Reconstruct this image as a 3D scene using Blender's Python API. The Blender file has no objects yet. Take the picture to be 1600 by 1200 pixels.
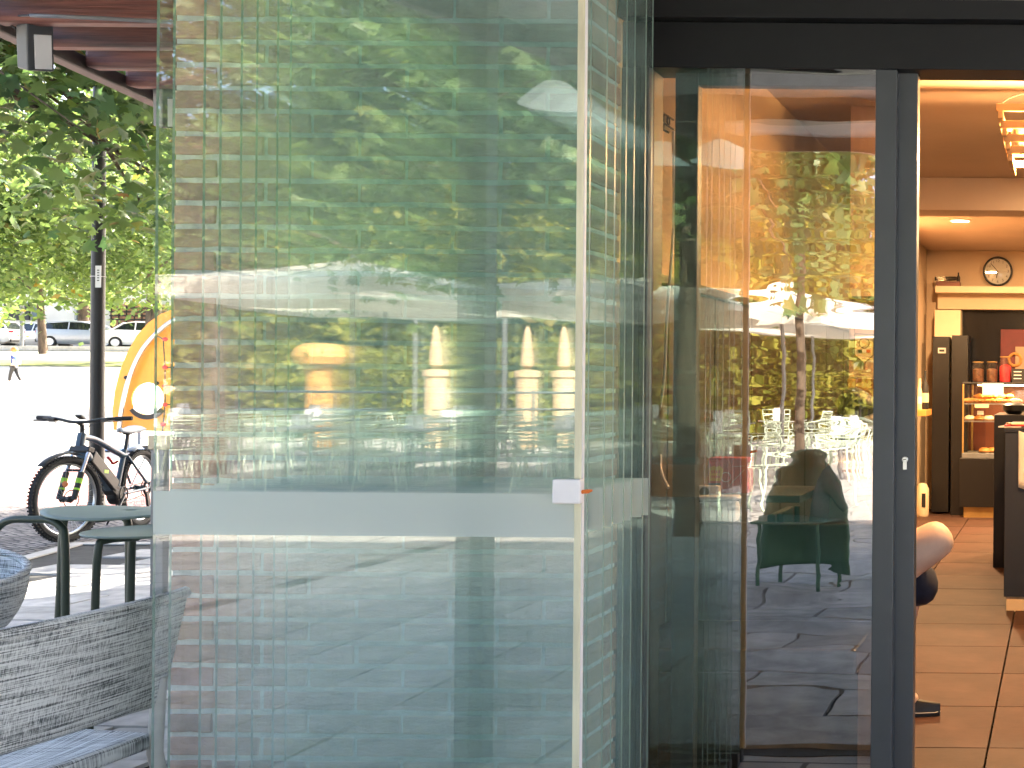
import bpy, bmesh, math, random
import numpy as np
from mathutils import Vector, Matrix, Euler

random.seed(7)
np.random.seed(7)
scene = bpy.context.scene
COL = scene.collection
R = math.radians

# ------------------------------------------------------------------ camera
EYE = 1.38
FPX = 2100.0
ROLL = 0.0079
cam_data = bpy.data.cameras.new("camera")
cam = bpy.data.objects.new("camera", cam_data)
COL.objects.link(cam)
cam.location = (0, 0, EYE)
cam.rotation_euler = (R(90), -ROLL, 0)
cam_data.sensor_fit = 'HORIZONTAL'
cam_data.sensor_width = 36
cam_data.lens = 36 * FPX / 1600
cam_data.shift_x = (800 - 1655) / 1600
cam_data.clip_start = 0.05
cam_data.clip_end = 1500
scene.camera = cam

# ------------------------------------------------------------------ sky and sun
SUN_EL = R(40)
SUN_DIR = Vector((0.42, 0.75, 0)).normalized()          # horizontal direction towards the sun
world = bpy.data.worlds.new("World")
scene.world = world
world.use_nodes = True
wn = world.node_tree.nodes
wl = world.node_tree.links
for n in list(wn):
    wn.remove(n)
w_out = wn.new('ShaderNodeOutputWorld')
w_bg = wn.new('ShaderNodeBackground')
w_sky = wn.new('ShaderNodeTexSky')
w_sky.sky_type = 'NISHITA'
w_sky.sun_disc = False
w_sky.sun_elevation = SUN_EL
w_sky.sun_rotation = math.atan2(SUN_DIR.x, SUN_DIR.y)
w_sky.air_density = 0.8
w_sky.dust_density = 4.5
w_bg.inputs['Strength'].default_value = 0.15
wl.new(w_sky.outputs[0], w_bg.inputs[0])
wl.new(w_bg.outputs[0], w_out.inputs[0])

sun_data = bpy.data.lights.new("sun", 'SUN')
sun_data.energy = 5.0
sun_data.angle = R(0.5)
sun_data.color = (1.0, 0.92, 0.78)
sun = bpy.data.objects.new("sun", sun_data)
COL.objects.link(sun)
sd = Vector((SUN_DIR.x * math.cos(SUN_EL), SUN_DIR.y * math.cos(SUN_EL), math.sin(SUN_EL)))
sun.rotation_euler = (-sd).to_track_quat('-Z', 'Y').to_euler()
sun.location = (20, 30, 40)

scene.view_settings.view_transform = 'Standard'
scene.view_settings.look = 'None'
scene.view_settings.exposure = 2.75
scene.view_settings.gamma = 1.0
scene.view_settings.use_curve_mapping = False
scene.view_settings.use_white_balance = True
scene.view_settings.white_balance_temperature = 6800
scene.view_settings.white_balance_tint = 10
scene.render.engine = 'CYCLES'
cy = scene.cycles
cy.max_bounces = 9
cy.diffuse_bounces = 3
cy.glossy_bounces = 4
cy.transmission_bounces = 6
cy.transparent_max_bounces = 64
cy.caustics_reflective = False
cy.caustics_refractive = False
cy.sample_clamp_indirect = 6.0
cy.use_denoising = True
cy.use_adaptive_sampling = True
cy.adaptive_threshold = 0.03


def at(px, py, d):
    """the place d metres in front of the eye that a pixel of the 1600 x 1200 photograph looks at"""
    x, y = px - 1655.0, py - 600.0
    dx, dy = x + ROLL * y, y - ROLL * x
    return Vector((dx * d / FPX, d, EYE - dy * d / FPX))


def refl(px, py, D, m=3.16):
    """the same for a thing seen in a mirror at depth m, D metres along the light's way"""
    p = at(px, py, D)
    return Vector((p.x, 2 * m - D, p.z))


# ------------------------------------------------------------------ material helpers
def lin(c):
    return tuple((v / 12.92 if v <= 0.04045 else ((v + 0.055) / 1.055) ** 2.4) for v in c)


def new_mat(name):
    m = bpy.data.materials.new(name)
    m.use_nodes = True
    nt = m.node_tree
    for n in list(nt.nodes):
        nt.nodes.remove(n)
    out = nt.nodes.new('ShaderNodeOutputMaterial')
    return m, nt, out


def nd(nt, kind, **kw):
    n = nt.nodes.new(kind)
    for k, v in kw.items():
        if k in n.inputs.keys():
            n.inputs[k].default_value = v
        else:
            setattr(n, k, v)
    return n


def pbr(name, col, rough=0.6, metal=0.0, var=0.12, scale=8.0, bump=0.0, bscale=60.0, col2=None,
        stretch=(1, 1, 1), coords='Object', spec=0.5, island=0.0, coat=0.0):
    """principled surface with noise variation, fine relief and a tint per piece"""
    m, nt, out = new_mat(name)
    L = nt.links.new
    b = nd(nt, 'ShaderNodeBsdfPrincipled', Roughness=rough, Metallic=metal)
    b.inputs['Specular IOR Level'].default_value = spec
    if coat:
        b.inputs['Coat Weight'].default_value = coat
    tc = nd(nt, 'ShaderNodeTexCoord')
    mp = nd(nt, 'ShaderNodeMapping')
    mp.inputs['Scale'].default_value = stretch
    L(tc.outputs[coords], mp.inputs[0])
    nz = nd(nt, 'ShaderNodeTexNoise', Scale=scale, Detail=6.0, Roughness=0.6)
    L(mp.outputs[0], nz.inputs['Vector'])
    rp = nd(nt, 'ShaderNodeValToRGB')
    c = col
    c2 = col2 if col2 else tuple(max(0, v * (1 - 2.2 * var)) for v in c)
    c1 = c if col2 else tuple(min(1, v * (1 + var)) for v in c)
    rp.color_ramp.elements[0].position = 0.32
    rp.color_ramp.elements[1].position = 0.68
    rp.color_ramp.elements[0].color = (*c2, 1)
    rp.color_ramp.elements[1].color = (*c1, 1)
    L(nz.outputs['Fac'], rp.inputs[0])
    last = rp.outputs[0]
    if island:
        oi = nd(nt, 'ShaderNodeObjectInfo')
        hs = nd(nt, 'ShaderNodeHueSaturation')
        mr = nd(nt, 'ShaderNodeMapRange')
        mr.inputs['To Min'].default_value = 1 - island
        mr.inputs['To Max'].default_value = 1 + island
        L(oi.outputs['Random'], mr.inputs['Value'])
        L(mr.outputs[0], hs.inputs['Value'])
        mul = nd(nt, 'ShaderNodeMath', operation='MULTIPLY')
        mul.inputs[1].default_value = 7.31
        fr = nd(nt, 'ShaderNodeMath', operation='FRACT')
        L(oi.outputs['Random'], mul.inputs[0])
        L(mul.outputs[0], fr.inputs[0])
        m2 = nd(nt, 'ShaderNodeMapRange')
        m2.inputs['To Min'].default_value = 0.5 - 0.035 * island * 2
        m2.inputs['To Max'].default_value = 0.5 + 0.035 * island * 2
        L(fr.outputs[0], m2.inputs['Value'])
        L(m2.outputs[0], hs.inputs['Hue'])
        L(last, hs.inputs['Color'])
        last = hs.outputs[0]
    L(last, b.inputs['Base Color'])
    if bump:
        bn = nd(nt, 'ShaderNodeTexNoise', Scale=bscale, Detail=5.0)
        L(mp.outputs[0], bn.inputs['Vector'])
        bp = nd(nt, 'ShaderNodeBump', Strength=bump, Distance=0.01)
        L(bn.outputs['Fac'], bp.inputs['Height'])
        L(bp.outputs[0], b.inputs['Normal'])
    L(b.outputs[0], out.inputs[0])
    return m


def emit(name, col, strength):
    m, nt, out = new_mat(name)
    e = nd(nt, 'ShaderNodeEmission', Strength=strength)
    e.inputs[0].default_value = (*col, 1)
    nt.links.new(e.outputs[0], out.inputs[0])
    return m


def sheet_glass(name, tint, r0=.08, wave=0.0, wscale=(1, 1, 1), haze=0.0):
    """plane sheet glass: tinted straight-through light and a mirror share by Fresnel"""
    m, nt, out = new_mat(name)
    L = nt.links.new
    tr = nd(nt, 'ShaderNodeBsdfTransparent')
    tr.inputs[0].default_value = (*tint, 1)
    gl = nd(nt, 'ShaderNodeBsdfGlossy', Roughness=0.0)
    gl.inputs[0].default_value = (1, 1, 1, 1)
    mx = nd(nt, 'ShaderNodeMixShader')
    geo = nd(nt, 'ShaderNodeNewGeometry')
    if wave:
        tc = nd(nt, 'ShaderNodeTexCoord')
        mp = nd(nt, 'ShaderNodeMapping')
        mp.inputs['Scale'].default_value = wscale
        L(tc.outputs['Object'], mp.inputs[0])
        nz = nd(nt, 'ShaderNodeTexNoise', Scale=1.0, Detail=2.0)
        L(mp.outputs[0], nz.inputs['Vector'])
        bp = nd(nt, 'ShaderNodeBump', Strength=1.0, Distance=wave)
        L(nz.outputs['Fac'], bp.inputs['Height'])
        L(bp.outputs[0], gl.inputs['Normal'])
    # Schlick share from the facing angle; both faces of the sheet together
    dot = nd(nt, 'ShaderNodeVectorMath', operation='DOT_PRODUCT')
    L(geo.outputs['Normal'], dot.inputs[0])
    L(geo.outputs['Incoming'], dot.inputs[1])
    ab = nd(nt, 'ShaderNodeMath', operation='ABSOLUTE')
    L(dot.outputs['Value'], ab.inputs[0])
    om = nd(nt, 'ShaderNodeMath', operation='SUBTRACT')
    om.inputs[0].default_value = 1.0
    L(ab.outputs[0], om.inputs[1])
    pw = nd(nt, 'ShaderNodeMath', operation='POWER')
    pw.inputs[1].default_value = 5.0
    L(om.outputs[0], pw.inputs[0])
    ma = nd(nt, 'ShaderNodeMath', operation='MULTIPLY_ADD')
    ma.inputs[1].default_value = 1 - r0
    ma.inputs[2].default_value = r0
    L(pw.outputs[0], ma.inputs[0])
    L(ma.outputs[0], mx.inputs[0])
    L(tr.outputs[0], mx.inputs[1])
    L(gl.outputs[0], mx.inputs[2])
    last = mx.outputs[0]
    if haze:  # streaky smears; the pale teal also paints in a milky haze of reflections
        tc2 = nd(nt, 'ShaderNodeTexCoord')
        mp2 = nd(nt, 'ShaderNodeMapping')
        mp2.inputs['Scale'].default_value = (4.0, 4.0, 0.8)
        L(tc2.outputs['Object'], mp2.inputs[0])
        n2 = nd(nt, 'ShaderNodeTexNoise', Scale=2.2, Detail=7.0, Roughness=0.65)
        L(mp2.outputs[0], n2.inputs['Vector'])
        mr = nd(nt, 'ShaderNodeMapRange')
        mr.inputs['From Min'].default_value = 0.3
        mr.inputs['From Max'].default_value = 0.75
        mr.inputs['To Min'].default_value = haze * .45
        mr.inputs['To Max'].default_value = haze * 1.5
        L(n2.outputs['Fac'], mr.inputs['Value'])
        df = nd(nt, 'ShaderNodeBsdfDiffuse')
        df.inputs[0].default_value = (0.58, 0.78, 0.73, 1)
        mx2 = nd(nt, 'ShaderNodeMixShader')
        L(mr.outputs[0], mx2.inputs[0])
        L(last, mx2.inputs[1])
        L(df.outputs[0], mx2.inputs[2])
        last = mx2.outputs[0]
    L(last, out.inputs[0])
    return m


def film_mat(name):
    m, nt, out = new_mat(name)
    L = nt.links.new
    tr = nd(nt, 'ShaderNodeBsdfTransparent')
    tr.inputs[0].default_value = (0.9, 0.97, 0.95, 1)
    df = nd(nt, 'ShaderNodeBsdfDiffuse')
    df.inputs[0].default_value = (0.78, 0.84, 0.82, 1)
    tl = nd(nt, 'ShaderNodeBsdfTranslucent')
    tl.inputs[0].default_value = (0.78, 0.84, 0.82, 1)
    gl = nd(nt, 'ShaderNodeBsdfGlossy', Roughness=0.12)
    a = nd(nt, 'ShaderNodeMixShader')
    a.inputs[0].default_value = 0.45
    L(df.outputs[0], a.inputs[1])
    L(tl.outputs[0], a.inputs[2])
    b = nd(nt, 'ShaderNodeMixShader')
    b.inputs[0].default_value = 0.62
    L(tr.outputs[0], b.inputs[1])
    L(a.outputs[0], b.inputs[2])
    c = nd(nt, 'ShaderNodeMixShader')
    c.inputs[0].default_value = 0.05
    L(b.outputs[0], c.inputs[1])
    L(gl.outputs[0], c.inputs[2])
    L(c.outputs[0], out.inputs[0])
    return m


def leaf_mat(name, dark, light, trans=0.45):
    m, nt, out = new_mat(name)
    L = nt.links.new
    geo = nd(nt, 'ShaderNodeNewGeometry')
    rp = nd(nt, 'ShaderNodeValToRGB')
    rp.color_ramp.elements[0].color = (*dark, 1)
    rp.color_ramp.elements[1].color = (*light, 1)
    e = rp.color_ramp.elements.new(0.97)
    e.color = (*light, 1)
    rp.color_ramp.elements[2].color = (0.19, 0.13, 0.03, 1)
    L(geo.outputs['Random Per Island'], rp.inputs[0])
    df = nd(nt, 'ShaderNodeBsdfPrincipled', Roughness=0.45)
    df.inputs['Specular IOR Level'].default_value = 0.4
    L(rp.outputs[0], df.inputs['Base Color'])
    tl = nd(nt, 'ShaderNodeBsdfTranslucent')
    hs = nd(nt, 'ShaderNodeHueSaturation')
    hs.inputs['Hue'].default_value = 0.487
    hs.inputs['Saturation'].default_value = 1.15
    hs.inputs['Value'].default_value = 1.7
    L(rp.outputs[0], hs.inputs['Color'])
    L(hs.outputs[0], tl.inputs[0])
    mx = nd(nt, 'ShaderNodeMixShader')
    mx.inputs[0].default_value = trans
    L(df.outputs[0], mx.inputs[1])
    L(tl.outputs[0], mx.inputs[2])
    L(mx.outputs[0], out.inputs[0])
    return m


def weave_mat(name, flat=False):
    """grey rope-textile: light and dark threads running across each other"""
    m, nt, out = new_mat(name)
    L = nt.links.new
    tc = nd(nt, 'ShaderNodeTexCoord')
    fac = []
    scales = ((330, 6, 6), (6, 300, 6)) if flat else ((5, 5, 330), (300, 300, 9))
    for sc in scales:
        mp = nd(nt, 'ShaderNodeMapping')
        mp.inputs['Scale'].default_value = sc
        mp.inputs['Rotation'].default_value = (0.02, 0.03, 0.02)
        L(tc.outputs['Object'], mp.inputs[0])
        nz = nd(nt, 'ShaderNodeTexNoise', Scale=1.0, Detail=2.0, Roughness=0.6)
        L(mp.outputs[0], nz.inputs['Vector'])
        fac.append(nz.outputs['Fac'])
    m1 = nd(nt, 'ShaderNodeMath', operation='MULTIPLY')
    m1.inputs[1].default_value = 0.62
    L(fac[0], m1.inputs[0])
    md = nd(nt, 'ShaderNodeMath', operation='MULTIPLY_ADD')
    md.inputs[1].default_value = 0.38
    L(fac[1], md.inputs[0])
    L(m1.outputs[0], md.inputs[2])
    rp = nd(nt, 'ShaderNodeValToRGB')
    rp.color_ramp.elements[0].position = 0.385
    rp.color_ramp.elements[1].position = 0.55
    rp.color_ramp.elements[0].color = (0.075, 0.082, 0.085, 1)
    rp.color_ramp.elements[1].color = (0.72, 0.73, 0.72, 1)
    L(md.outputs[0], rp.inputs[0])
    b = nd(nt, 'ShaderNodeBsdfPrincipled', Roughness=0.85)
    L(rp.outputs[0], b.inputs['Base Color'])
    bp = nd(nt, 'ShaderNodeBump', Strength=0.4, Distance=0.002)
    L(md.outputs[0], bp.inputs['Height'])
    L(bp.outputs[0], b.inputs['Normal'])
    L(b.outputs[0], out.inputs[0])
    return m


def slab_mat(name, c1, c2, cm, sx, sy, mortar=0.012):
    """far paving, where the slabs are too small to build"""
    m, nt, out = new_mat(name)
    L = nt.links.new
    tc = nd(nt, 'ShaderNodeTexCoord')
    bt = nd(nt, 'ShaderNodeTexBrick')
    bt.inputs['Color1'].default_value = (*c1, 1)
    bt.inputs['Color2'].default_value = (*c2, 1)
    bt.inputs['Mortar'].default_value = (*cm, 1)
    bt.inputs['Scale'].default_value = 1.0
    bt.inputs['Mortar Size'].default_value = mortar
    bt.inputs['Brick Width'].default_value = sx
    bt.inputs['Row Height'].default_value = sy
    L(tc.outputs['Object'], bt.inputs['Vector'])
    nz = nd(nt, 'ShaderNodeTexNoise', Scale=2.3, Detail=8.0, Roughness=0.65)
    L(tc.outputs['Object'], nz.inputs['Vector'])
    mr = nd(nt, 'ShaderNodeMapRange')
    mr.inputs['To Min'].default_value = 0.6
    mr.inputs['To Max'].default_value = 1.35
    L(nz.outputs['Fac'], mr.inputs['Value'])
    mx = nd(nt, 'ShaderNodeVectorMath', operation='SCALE')
    L(bt.outputs['Color'], mx.inputs[0])
    L(mr.outputs[0], mx.inputs['Scale'])
    b = nd(nt, 'ShaderNodeBsdfPrincipled', Roughness=0.7)
    L(mx.outputs[0], b.inputs['Base Color'])
    bp = nd(nt, 'ShaderNodeBump', Strength=0.4, Distance=0.01)
    n2 = nd(nt, 'ShaderNodeTexNoise', Scale=30.0, Detail=6.0)
    L(tc.outputs['Object'], n2.inputs['Vector'])
    L(n2.outputs['Fac'], bp.inputs['Height'])
    L(bp.outputs[0], b.inputs['Normal'])
    L(b.outputs[0], out.inputs[0])
    return m


# ------------------------------------------------------------------ geometry helpers
class MB:
    """collects shapes; build() links them as one mesh object"""

    def __init__(self):
        self.v, self.f, self.m = [], [], []

    def add(self, vs, fs, mi=0):
        o = len(self.v)
        self.v.extend([tuple(p) for p in vs])
        self.f.extend([tuple(i + o for i in q) for q in fs])
        self.m.extend([mi] * len(fs))
        return self

    def box(self, c, s, rot=None, mi=0, taper=1.0):
        hx, hy, hz = s[0] / 2, s[1] / 2, s[2] / 2
        vs = []
        for dz in (-1, 1):
            t = taper if dz > 0 else 1.0
            for dx, dy in ((-1, -1), (1, -1), (1, 1), (-1, 1)):
                vs.append(Vector((dx * hx * t, dy * hy * t, dz * hz)))
        if rot is not None:
            M = Euler(rot).to_matrix() if not isinstance(rot, Matrix) else rot
            vs = [M @ p for p in vs]
        c = Vector(c)
        vs = [p + c for p in vs]
        return self.add(vs, [(3, 2, 1, 0), (4, 5, 6, 7), (0, 1, 5, 4), (1, 2, 6, 5), (2, 3, 7, 6), (3, 0, 4, 7)], mi)

    def span(self, a, b, mi=0):
        """box between two opposite corners"""
        a, b = Vector(a), Vector(b)
        return self.box((a + b) / 2, [abs(v) for v in (b - a)], mi=mi)

    def tube(self, pts, r, n=8, cap=True, mi=0):
        pts = [Vector(p) for p in pts]
        rs = r if isinstance(r, (list, tuple)) else [r] * len(pts)
        vs, fs = [], []
        up = None
        for i, p in enumerate(pts):
            if i == 0:
                t = pts[1] - p
            elif i == len(pts) - 1:
                t = p - pts[i - 1]
            else:
                t = (pts[i + 1] - p).normalized() + (p - pts[i - 1]).normalized()
            if t.length < 1e-9:
                t = Vector((0, 0, 1))
            t.normalize()
            if up is None:
                a = Vector((0, 0, 1)) if abs(t.z) < 0.9 else Vector((1, 0, 0))
                up = (a - t * a.dot(t)).normalized()
            else:
                up = up - t * up.dot(t)
                if up.length < 1e-6:
                    a = Vector((0, 0, 1)) if abs(t.z) < 0.9 else Vector((1, 0, 0))
                    up = a - t * a.dot(t)
                up.normalize()
            sdv = t.cross(up)
            for k in range(n):
                a = 2 * math.pi * k / n
                vs.append(p + (up * math.cos(a) + sdv * math.sin(a)) * rs[i])
        for i in range(len(pts) - 1):
            for k in range(n):
                k2 = (k + 1) % n
                fs.append((i * n + k, i * n + k2, (i + 1) * n + k2, (i + 1) * n + k))
        if cap:
            fs.append(tuple(range(n - 1, -1, -1)))
            fs.append(tuple((len(pts) - 1) * n + k for k in range(n)))
        return self.add(vs, fs, mi)

    def lathe(self, prof, c=(0, 0, 0), n=24, axis=None, mi=0, cap=True):
        """profile of (radius, height) turned about z (or a given axis)"""
        c = Vector(c)
        Q = Vector((0, 0, 1)).rotation_difference(Vector(axis).normalized()).to_matrix() if axis is not None else Matrix.Identity(3)
        vs, fs = [], []
        for r, h in prof:
            for k in range(n):
                a = 2 * math.pi * k / n
                vs.append(c + Q @ Vector((r * math.cos(a), r * math.sin(a), h)))
        for i in range(len(prof) - 1):
            for k in range(n):
                k2 = (k + 1) % n
                fs.append((i * n + k, i * n + k2, (i + 1) * n + k2, (i + 1) * n + k))
        if cap:
            fs.append(tuple(range(n - 1, -1, -1)))
            fs.append(tuple((len(prof) - 1) * n + k for k in range(n)))
        return self.add(vs, fs, mi)

    def torus(self, c, R_, r, n=40, k=10, axis=(0, 1, 0), mi=0, flat=1.0):
        Q = Vector((0, 0, 1)).rotation_difference(Vector(axis).normalized()).to_matrix()
        c = Vector(c)
        vs, fs = [], []
        for i in range(n):
            a = 2 * math.pi * i / n
            for j in range(k):
                b = 2 * math.pi * j / k
                rr = R_ + r * math.cos(b)
                vs.append(c + Q @ Vector((rr * math.cos(a), rr * math.sin(a), flat * r * math.sin(b))))
        for i in range(n):
            for j in range(k):
                i2, j2 = (i + 1) % n, (j + 1) % k
                fs.append((i * k + j, i2 * k + j, i2 * k + j2, i * k + j2))
        return self.add(vs, fs, mi)

    def prism(self, poly, d0, d1, plane='XZ', mi=0):
        """extrude a 2-D outline; plane XZ runs from y=d0 to y=d1, XY from z=d0 to z=d1, YZ from x=d0 to x=d1"""
        n = len(poly)
        def pt(p, d):
            return {'XZ': (p[0], d, p[1]), 'XY': (p[0], p[1], d), 'YZ': (d, p[0], p[1])}[plane]
        vs = [pt(p, d0) for p in poly] + [pt(p, d1) for p in poly]
        fs = [tuple(range(n)), tuple(range(2 * n - 1, n - 1, -1))]
        for i in range(n):
            j = (i + 1) % n
            fs.append((i, i + n, j + n, j))
        return self.add(vs, fs, mi)

    def grid(self, rows, mi=0, close_u=False):
        """surface through rows of points"""
        n = len(rows[0])
        vs = [p for r in rows for p in r]
        fs = []
        for i in range(len(rows) - 1):
            for k in range(n if close_u else n - 1):
                k2 = (k + 1) % n
                fs.append((i * n + k, i * n + k2, (i + 1) * n + k2, (i + 1) * n + k))
        return self.add(vs, fs, mi)

    def build(self, name, mats, parent=None, smooth=False, bevel=0.0, solid=0.0, sub=0, fix=True):
        me = bpy.data.meshes.new(name)
        me.from_pydata(self.v, [], self.f)
        mats = mats if isinstance(mats, (list, tuple)) else [mats]
        for m in mats:
            me.materials.append(m)
        if len(mats) > 1:
            me.polygons.foreach_set('material_index', self.m)
        if fix:
            bm = bmesh.new()
            bm.from_mesh(me)
            bmesh.ops.recalc_face_normals(bm, faces=bm.faces)
            bm.to_mesh(me)
            bm.free()
        if smooth:
            me.polygons.foreach_set('use_smooth', [True] * len(me.polygons))
            try:
                me.set_sharp_from_angle(angle=R(40))
            except Exception:
                pass
        o = bpy.data.objects.new(name, me)
        COL.objects.link(o)
        if parent is not None:
            o.parent = parent
        if solid:
            md = o.modifiers.new('thickness', 'SOLIDIFY')
            md.thickness = solid
            md.offset = 0
        if bevel:
            md = o.modifiers.new('bevel', 'BEVEL')
            md.width = bevel
            md.segments = 2
            md.limit_method = 'ANGLE'
            md.angle_limit = R(35)
        if sub:
            md = o.modifiers.new('subdivision', 'SUBSURF')
            md.levels = sub
            md.render_levels = sub
        return o


def tag(o, label=None, cat=None, group=None, kind=None):
    if label:
        o['label'] = label
    if cat:
        o['category'] = cat
    if group:
        o['group'] = group
    if kind:
        o['kind'] = kind
    return o


def thing(name, label, cat, loc=(0, 0, 0), rz=0.0, group=None):
    o = bpy.data.objects.new(name, None)
    COL.objects.link(o)
    o.location = loc
    o.rotation_euler = (0, 0, rz)
    o.empty_display_size = 0.1
    return tag(o, label, cat, group)


def dup(root, loc, rz, label=None, group=None, parent=None):
    r = root.copy()
    COL.objects.link(r)
    r.location = loc
    r.rotation_euler = (0, 0, rz)
    if label:
        r['label'] = label
    if group:
        r['group'] = group
    for ch in list(root.children):
        c = ch.copy()
        COL.objects.link(c)
        c.parent = r
        for g in list(ch.children):
            e = g.copy()
            COL.objects.link(e)
            e.parent = c
    return r


def text(name, s, size, mat, parent, loc, rot, depth=0.0, align='CENTER'):
    cu = bpy.data.curves.new(name, 'FONT')
    cu.body = s
    cu.size = size
    cu.align_x = align
    cu.align_y = 'CENTER'
    cu.extrude = depth
    cu.materials.append(mat)
    tmp = bpy.data.objects.new(name, cu)
    COL.objects.link(tmp)
    bpy.context.view_layer.update()
    me = bpy.data.meshes.new_from_object(tmp.evaluated_get(bpy.context.evaluated_depsgraph_get()))
    bpy.data.objects.remove(tmp)
    if not me.materials:
        me.materials.append(mat)
    o = bpy.data.objects.new(name, me)
    COL.objects.link(o)
    o.parent = parent
    o.location = loc
    o.rotation_euler = rot
    return o


def arc(c, r, a0, a1, n, plane='XZ', y=0.0):
    out = []
    for i in range(n + 1):
        a = a0 + (a1 - a0) * i / n
        u, w = c[0] + r * math.cos(a), c[1] + r * math.sin(a)
        out.append((u, y, w) if plane == 'XZ' else (u, w, y))
    return out


def smooth_path(pts, n=6):
    """Catmull-Rom through points"""
    P = [Vector(p) for p in pts]
    P = [P[0] * 2 - P[1]] + P + [P[-1] * 2 - P[-2]]
    out = []
    for i in range(1, len(P) - 2):
        for k in range(n):
            t = k / n
            a, b, c, d = P[i - 1], P[i], P[i + 1], P[i + 2]
            out.append(0.5 * ((2 * b) + (c - a) * t + (2 * a - 5 * b + 4 * c - d) * t * t + (3 * b - a - 3 * c + d) * t ** 3))
    out.append(P[-2])
    return out


def skin_obj(name, joints, edges, mat, parent=None, root=0, sub=2):
    """one continuous surface grown over a skeleton: joints = (x, y, z, radius)"""
    me = bpy.data.meshes.new(name)
    me.from_pydata([j[:3] for j in joints], edges, [])
    o = bpy.data.objects.new(name, me)
    COL.objects.link(o)
    if parent is not None:
        o.parent = parent
    o.modifiers.new('skin', 'SKIN')
    sk = me.skin_vertices[0].data
    for i, j in enumerate(joints):
        r = j[3]
        sk[i].radius = r if isinstance(r, tuple) else (r, r)
        sk[i].use_root = (i == root)
    md = o.modifiers.new('subdivision', 'SUBSURF')
    md.levels = sub
    md.render_levels = sub
    o.modifiers['skin'].use_smooth_shade = True
    me.materials.append(mat)
    return o


# ------------------------------------------------------------------ leaves
MAPLE = np.array([(0, 0, 0), (.16, .02, .0), (.42, -.02, -.05), (.36, .22, .0), (.62, .36, -.08), (.34, .44, .0), (.36, .66, -.03), (.16, .62, .02),
                  (0, 1.0, -.10), (-.16, .62, .02), (-.36, .66, -.03), (-.34, .44, .0), (-.62, .36, -.08), (-.36, .22, .0), (-.42, -.02, -.05), (-.16, .02, 0),
                  (0, .36, .06)])
MAPLE_F = [(16, i, i + 1) for i in range(0, 15)] + [(16, 15, 0)]
OVAL = np.array([(0, 0, 0), (.28, .42, -.05), (0, 1.0, -.12), (-.28, .42, -.05), (0, .45, .05)])
OVAL_F = [(4, 0, 1), (4, 1, 2), (4, 2, 3), (4, 3, 0)]
TWO = np.array([(-.42, 0, 0), (.42, 0.05, 0), (.30, .95, -.1), (-.36, .85, .04)])
TWO_F = [(0, 1, 2, 3)]
LEAF = {'maple': (MAPLE, MAPLE_F), 'oval': (OVAL, OVAL_F), 'two': (TWO, TWO_F)}


def leaves_mesh(name, pos, size, kind, mat, parent, droop=0.5, rng=None):
    rng = rng or np.random.default_rng(3)
    T, F = LEAF[kind]
    n = len(pos)
    # leaf frame: tip direction and a normal that leans to the sky
    az = rng.uniform(0, 2 * np.pi, n)
    tip = np.stack([np.cos(az), np.sin(az), -droop + rng.normal(0, .35, n)], 1)
    tip /= np.linalg.norm(tip, axis=1)[:, None]
    nrm = np.stack([rng.normal(0, .55, n), rng.normal(0, .55, n), np.abs(rng.normal(.8, .4, n))], 1)
    sdv = np.cross(tip, nrm)
    sdv /= np.linalg.norm(sdv, axis=1)[:, None] + 1e-9
    nr = np.cross(sdv, tip)
    sz = size * rng.uniform(.55, 1.25, n)
    V = (pos[:, None, :] + sz[:, None, None] * (T[None, :, 0:1] * sdv[:, None, :] + T[None, :, 1:2] * tip[:, None, :] + T[None, :, 2:3] * nr[:, None, :]))
    k = len(T)
    V = V.reshape(-1, 3)
    Fa = np.array(F)
    faces = (Fa[None, :, :] + (np.arange(n) * k)[:, None, None]).reshape(-1, Fa.shape[1])
    me = bpy.data.meshes.new(name)
    me.vertices.add(len(V))
    me.vertices.foreach_set('co', V.astype(np.float32).ravel())
    nf, fv = faces.shape
    me.loops.add(nf * fv)
    me.loops.foreach_set('vertex_index', faces.astype(np.int32).ravel())
    me.polygons.add(nf)
    me.polygons.foreach_set('loop_start', np.arange(0, nf * fv, fv, dtype=np.int32))
    me.polygons.foreach_set('loop_total', np.full(nf, fv, dtype=np.int32))
    me.update(calc_edges=True)
    me.materials.append(mat)
    o = bpy.data.objects.new(name, me)
    COL.objects.link(o)
    o.parent = parent
    return o


def clump_points(rng, centre, radii, n_clumps, per, spread, flat=0.7, shell=0.55):
    """leaf places: clumps through an uneven ellipsoid"""
    out = []
    cs = []
    while len(cs) < n_clumps:
        p = rng.normal(0, 1, 3)
        p /= np.linalg.norm(p)
        r = shell + (1 - shell) * rng.uniform() ** .7
        r *= 1 + .16 * math.sin(3.1 * p[0] + 5 * p[1]) + .12 * math.sin(6.3 * p[2] + 2 * p[0])
        if rng.uniform() < .22:
            r *= rng.uniform(.2, .7)
        cs.append(np.array(centre) + p * r * np.array(radii))
    cs = np.array(cs)
    for c in cs:
        k = int(per * rng.uniform(.5, 1.5))
        s = spread * rng.uniform(.6, 1.4)
        q = rng.normal(0, 1, (k, 3)) * np.array([s, s, s * flat])
        out.append(c + q)
    return np.concatenate(out), cs


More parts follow.
